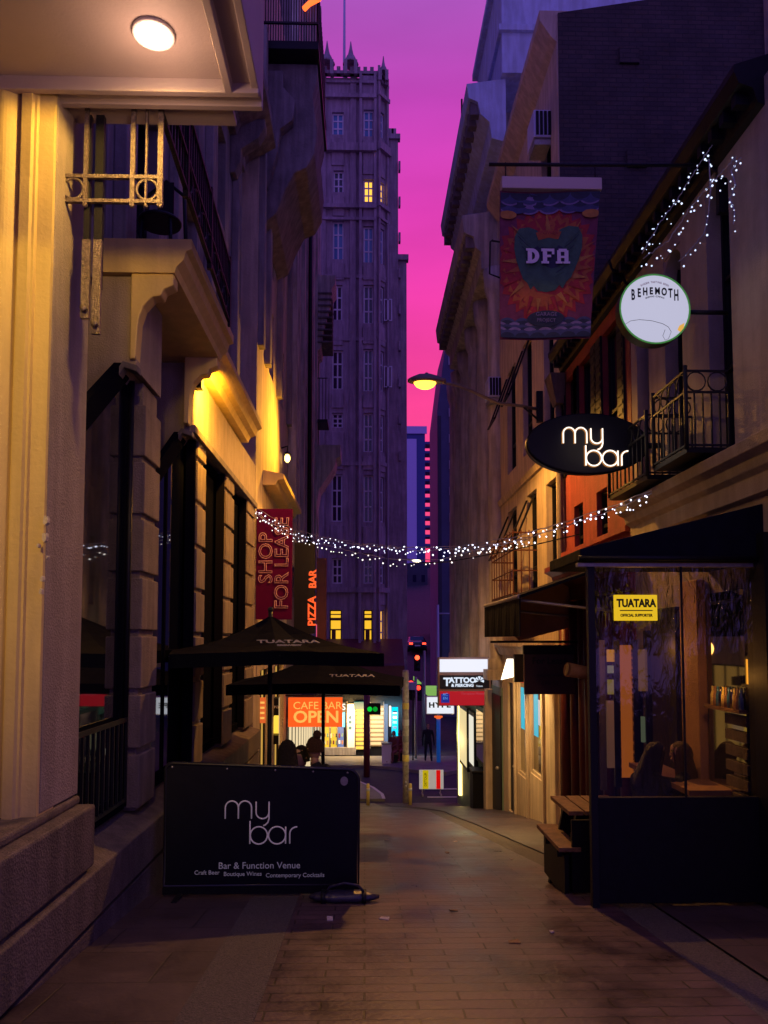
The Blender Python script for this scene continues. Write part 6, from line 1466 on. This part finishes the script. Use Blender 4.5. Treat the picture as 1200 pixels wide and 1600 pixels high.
def person(loc, rz_, label, pose, coat, hair_m, hair_len=.12, turn=0, tilt=0, group=None, bun=False):
    r = thing('person', loc, label, 'person', group, rz_)
    if pose == 'sit':                        # faces +Y, seat at .46
        V = [(0, 0, .52), (0, -.01, .75), (0, .01, 1.0), (0, .03, 1.12), (0, .04, 1.2), (.19, .02, 1.08), (.24, .14, .84), (.17, .34, .80), (-.19, .02, 1.08), (-.24, .14, .84), (-.17, .34, .80), (.11, .05, .50), (.13, .42, .50), (.13, .42, .10), (.13, .54, .04), (-.11, .05, .50), (-.13, .42, .50), (-.13, .42, .10), (-.13, .54, .04)]
        hd = (0, .06, 1.34)
    else:
        V = [(0, 0, .95), (0, 0, 1.15), (0, 0, 1.38), (0, 0, 1.48), (0, .01, 1.54), (.19, 0, 1.42), (.26, .02, 1.14), (.27, .08, .90), (-.19, 0, 1.42), (-.26, .02, 1.14), (-.27, .08, .90), (.10, 0, .90), (.12, .03, .50), (.13, -.02, .10), (.14, .10, .04), (-.10, 0, .90), (-.13, .06, .50), (-.15, .10, .10), (-.16, .22, .04)]
        hd = (0, .02, 1.66)
    E_ = [(0, 1), (1, 2), (2, 3), (3, 4), (2, 5), (5, 6), (6, 7), (2, 8), (8, 9), (9, 10), (0, 11), (11, 12), (12, 13), (13, 14), (0, 15), (15, 16), (16, 17), (17, 18)]
    Rr = [(.16, .12), (.15, .11), (.17, .11), .07, .055, .075, .05, .035, .075, .05, .035, .10, .07, .05, .045, .10, .07, .05, .045]
    V = [Vector(v) for v in V]
    hand(V, E_, Rr, 7, V[7]-V[6]); hand(V, E_, Rr, 10, V[10]-V[9])
    skin('body', V, E_, Rr, coat, r)
    head(r, hd, turn, hair_m, hair_len, tilt, bun)
    return r
def chair(x, y, rz_, label, group):
    r = thing('stool', (x, y, gz(y)), label, 'stool', group, rz_)
    MB().lathe([(.001, .42), (.17, .42), (.18, .44), (.17, .46), (.001, .46)], (0, 0, 0), 18).build('seat', M['wood'], r, local=True)
    for a_ in range(4): MB().tube([(.12*math.cos(a_*PI/2+.7), .12*math.sin(a_*PI/2+.7), .42), (.19*math.cos(a_*PI/2+.7), .19*math.sin(a_*PI/2+.7), 0)], .014).build('leg', M['iron'], r, local=True)
    return r
navy_c = mat('navy_coat', (.010, .012, .022), .9, bump=.5, bs=90); plum = mat('plum_jacket', (.06, .02, .035), .9, bump=.5, bs=90)
def sitter(px, pyhead, Y, rz_, label, slab_, coat, hm, hl, turn=0, tilt=0, grp=None, bun=False):
    q = aY(px, pyhead, Y); zg = gz(Y); lift = q.z-1.46-zg
    chair(q.x, Y, rz_, slab_, None)
    return person((q.x, Y, zg+max(-.1, min(.12, lift))), rz_, label, 'sit', coat, hm, hl, turn, tilt, grp, bun)
sitter(446, 1158, 8.2, rad(-20), 'dark haired person in a dark coat seated behind the left part of the banner board', 'stool under the leftmost seated person behind the banner board', navy_c, M['hair'], .16)
sitter(477, 1170, 8.9, rad(120), 'person in a plum jacket seated between two others, face turned to the left', 'stool under the person in the plum jacket behind the banner board', plum, M['hair'], .05, turn=.3)
sitter(498, 1152, 8.7, rad(60), 'person with brown hair in a bun seated at the right end of the umbrella table', 'stool under the person with a hair bun', navy_c, M['hairb'], .04, turn=-.3, bun=True)
sitter(1018, 1172, 7.6, rad(-50), 'left of the pair in the terrace, person with long dark hair leaning to the right', 'stool under the left one of the terrace pair', M['fabric'], M['hair'], .34, tilt=.35, turn=-.2)
sitter(1072, 1168, 7.6, rad(50), 'right of the pair in the terrace, person with long brown hair leaning to the left', 'stool under the right one of the terrace pair', M['fabric'], M['hairb'], .34, tilt=-.35, turn=.2)
q = aY(669, 1180, 37.2); person((q.x, 37.2, gz(37.2)+.13), PI, 'person in dark clothes standing on the far pavement left of the blue post', 'stand', navy_c, M['hair'], .05)
for px_, Y_, lab, cc in ((616, 37.0, 'person in brownish clothes sitting nearest the white planter box', mat('rust_jacket', (.16, .04, .035), .8)), (626, 37.4, 'person in a red brown top sitting close to the pale pole, right of another', mat('dark_red_top', (.22, .03, .03), .8))):
    q = aY(px_, 1190, Y_); zz_ = gz(Y_)+.13
    r = thing('stool', (q.x, Y_, zz_), 'stool under the seated far figure nearest the '+('white planter box' if px_ == 616 else 'pale pole'), 'stool'); MB().box(-.2, .2, -.2, .2, .36, .46).build('seat', M['wood'], r, local=True); MB().box(-.16, .16, -.16, .16, 0, .36).build('leg', M['black'], r, local=True)
    person((q.x, Y_, zz_), rad(150), lab, 'sit', cc, M['hair'], .12)
# table under the umbrella
tt = thing('cafe_table', (-.95, 8.55, gz(8.55)), 'round black cafe table between the seated people under the nearer umbrella', 'table')
zg = gz(8.55); MB().lathe([(.001, .72), (.32, .72), (.33, .735), (.32, .75), (.001, .75)], (-.95, 8.55, zg), 24).build('top', M['black'], tt)
MB().tube([(-.95, 8.55, zg+.02), (-.95, 8.55, zg+.72)], .03).build('stem', M['iron'], tt); MB().lathe([(.22, 0), (.2, .02), (.03, .04)], (-.95, 8.55, zg), 20).build('base', M['iron'], tt)

# street lighting of the far roads: the lamps stand on the hill and at the crossing

rnd = random.Random(5)
for k in range(9):
    x_, y_ = rnd.uniform(-.3, 1.9), rnd.uniform(4.6, 12)
    r = thing('fallen_leaf', (x_, y_, gz(y_)), 'scrap of litter on the brick paving', 'litter', 'litter scraps on the paving', rnd.uniform(0, 6))
    w_ = rnd.uniform(.02, .045)
    MB().hexa([(-w_, -w_*.5, .004), (w_, -w_*.6, .004), (w_*.8, w_*.5, .006), (-w_*.9, w_*.6, .004), (-w_, -w_*.5, .008), (w_, -w_*.6, .010), (w_*.8, w_*.5, .016), (-w_*.9, w_*.6, .009)]).build('scrap', M['conc'] if k % 3 else M['wood'], r, local=True)


rnd = random.Random(11)
for k in range(11):
    y_ = 6.72+.055*k; z_ = -.62
    r = thing('bottle', (3.31, y_, z_), 'small glass bottle on the shelf seen dimly through the clear blind', 'bottle', 'bottles on the bar shelf')
    MB().lathe([(.001, 0), (.022, .002), (.022, .10), (.010, .14), (.010, .18), (.001, .182)], (3.31, y_, z_), 10).build('glass', M[('glassb', 'orange', 'yellow', 'glass')[k % 4]], r)
bs_ = MB().box(3.27, 3.36, 6.68, 7.38, -.65, -.62).build('bar_shelf', M['wood']); tag(bs_, 'thin wooden shelf carrying a row of bottles behind the clear blind', 'shelf')
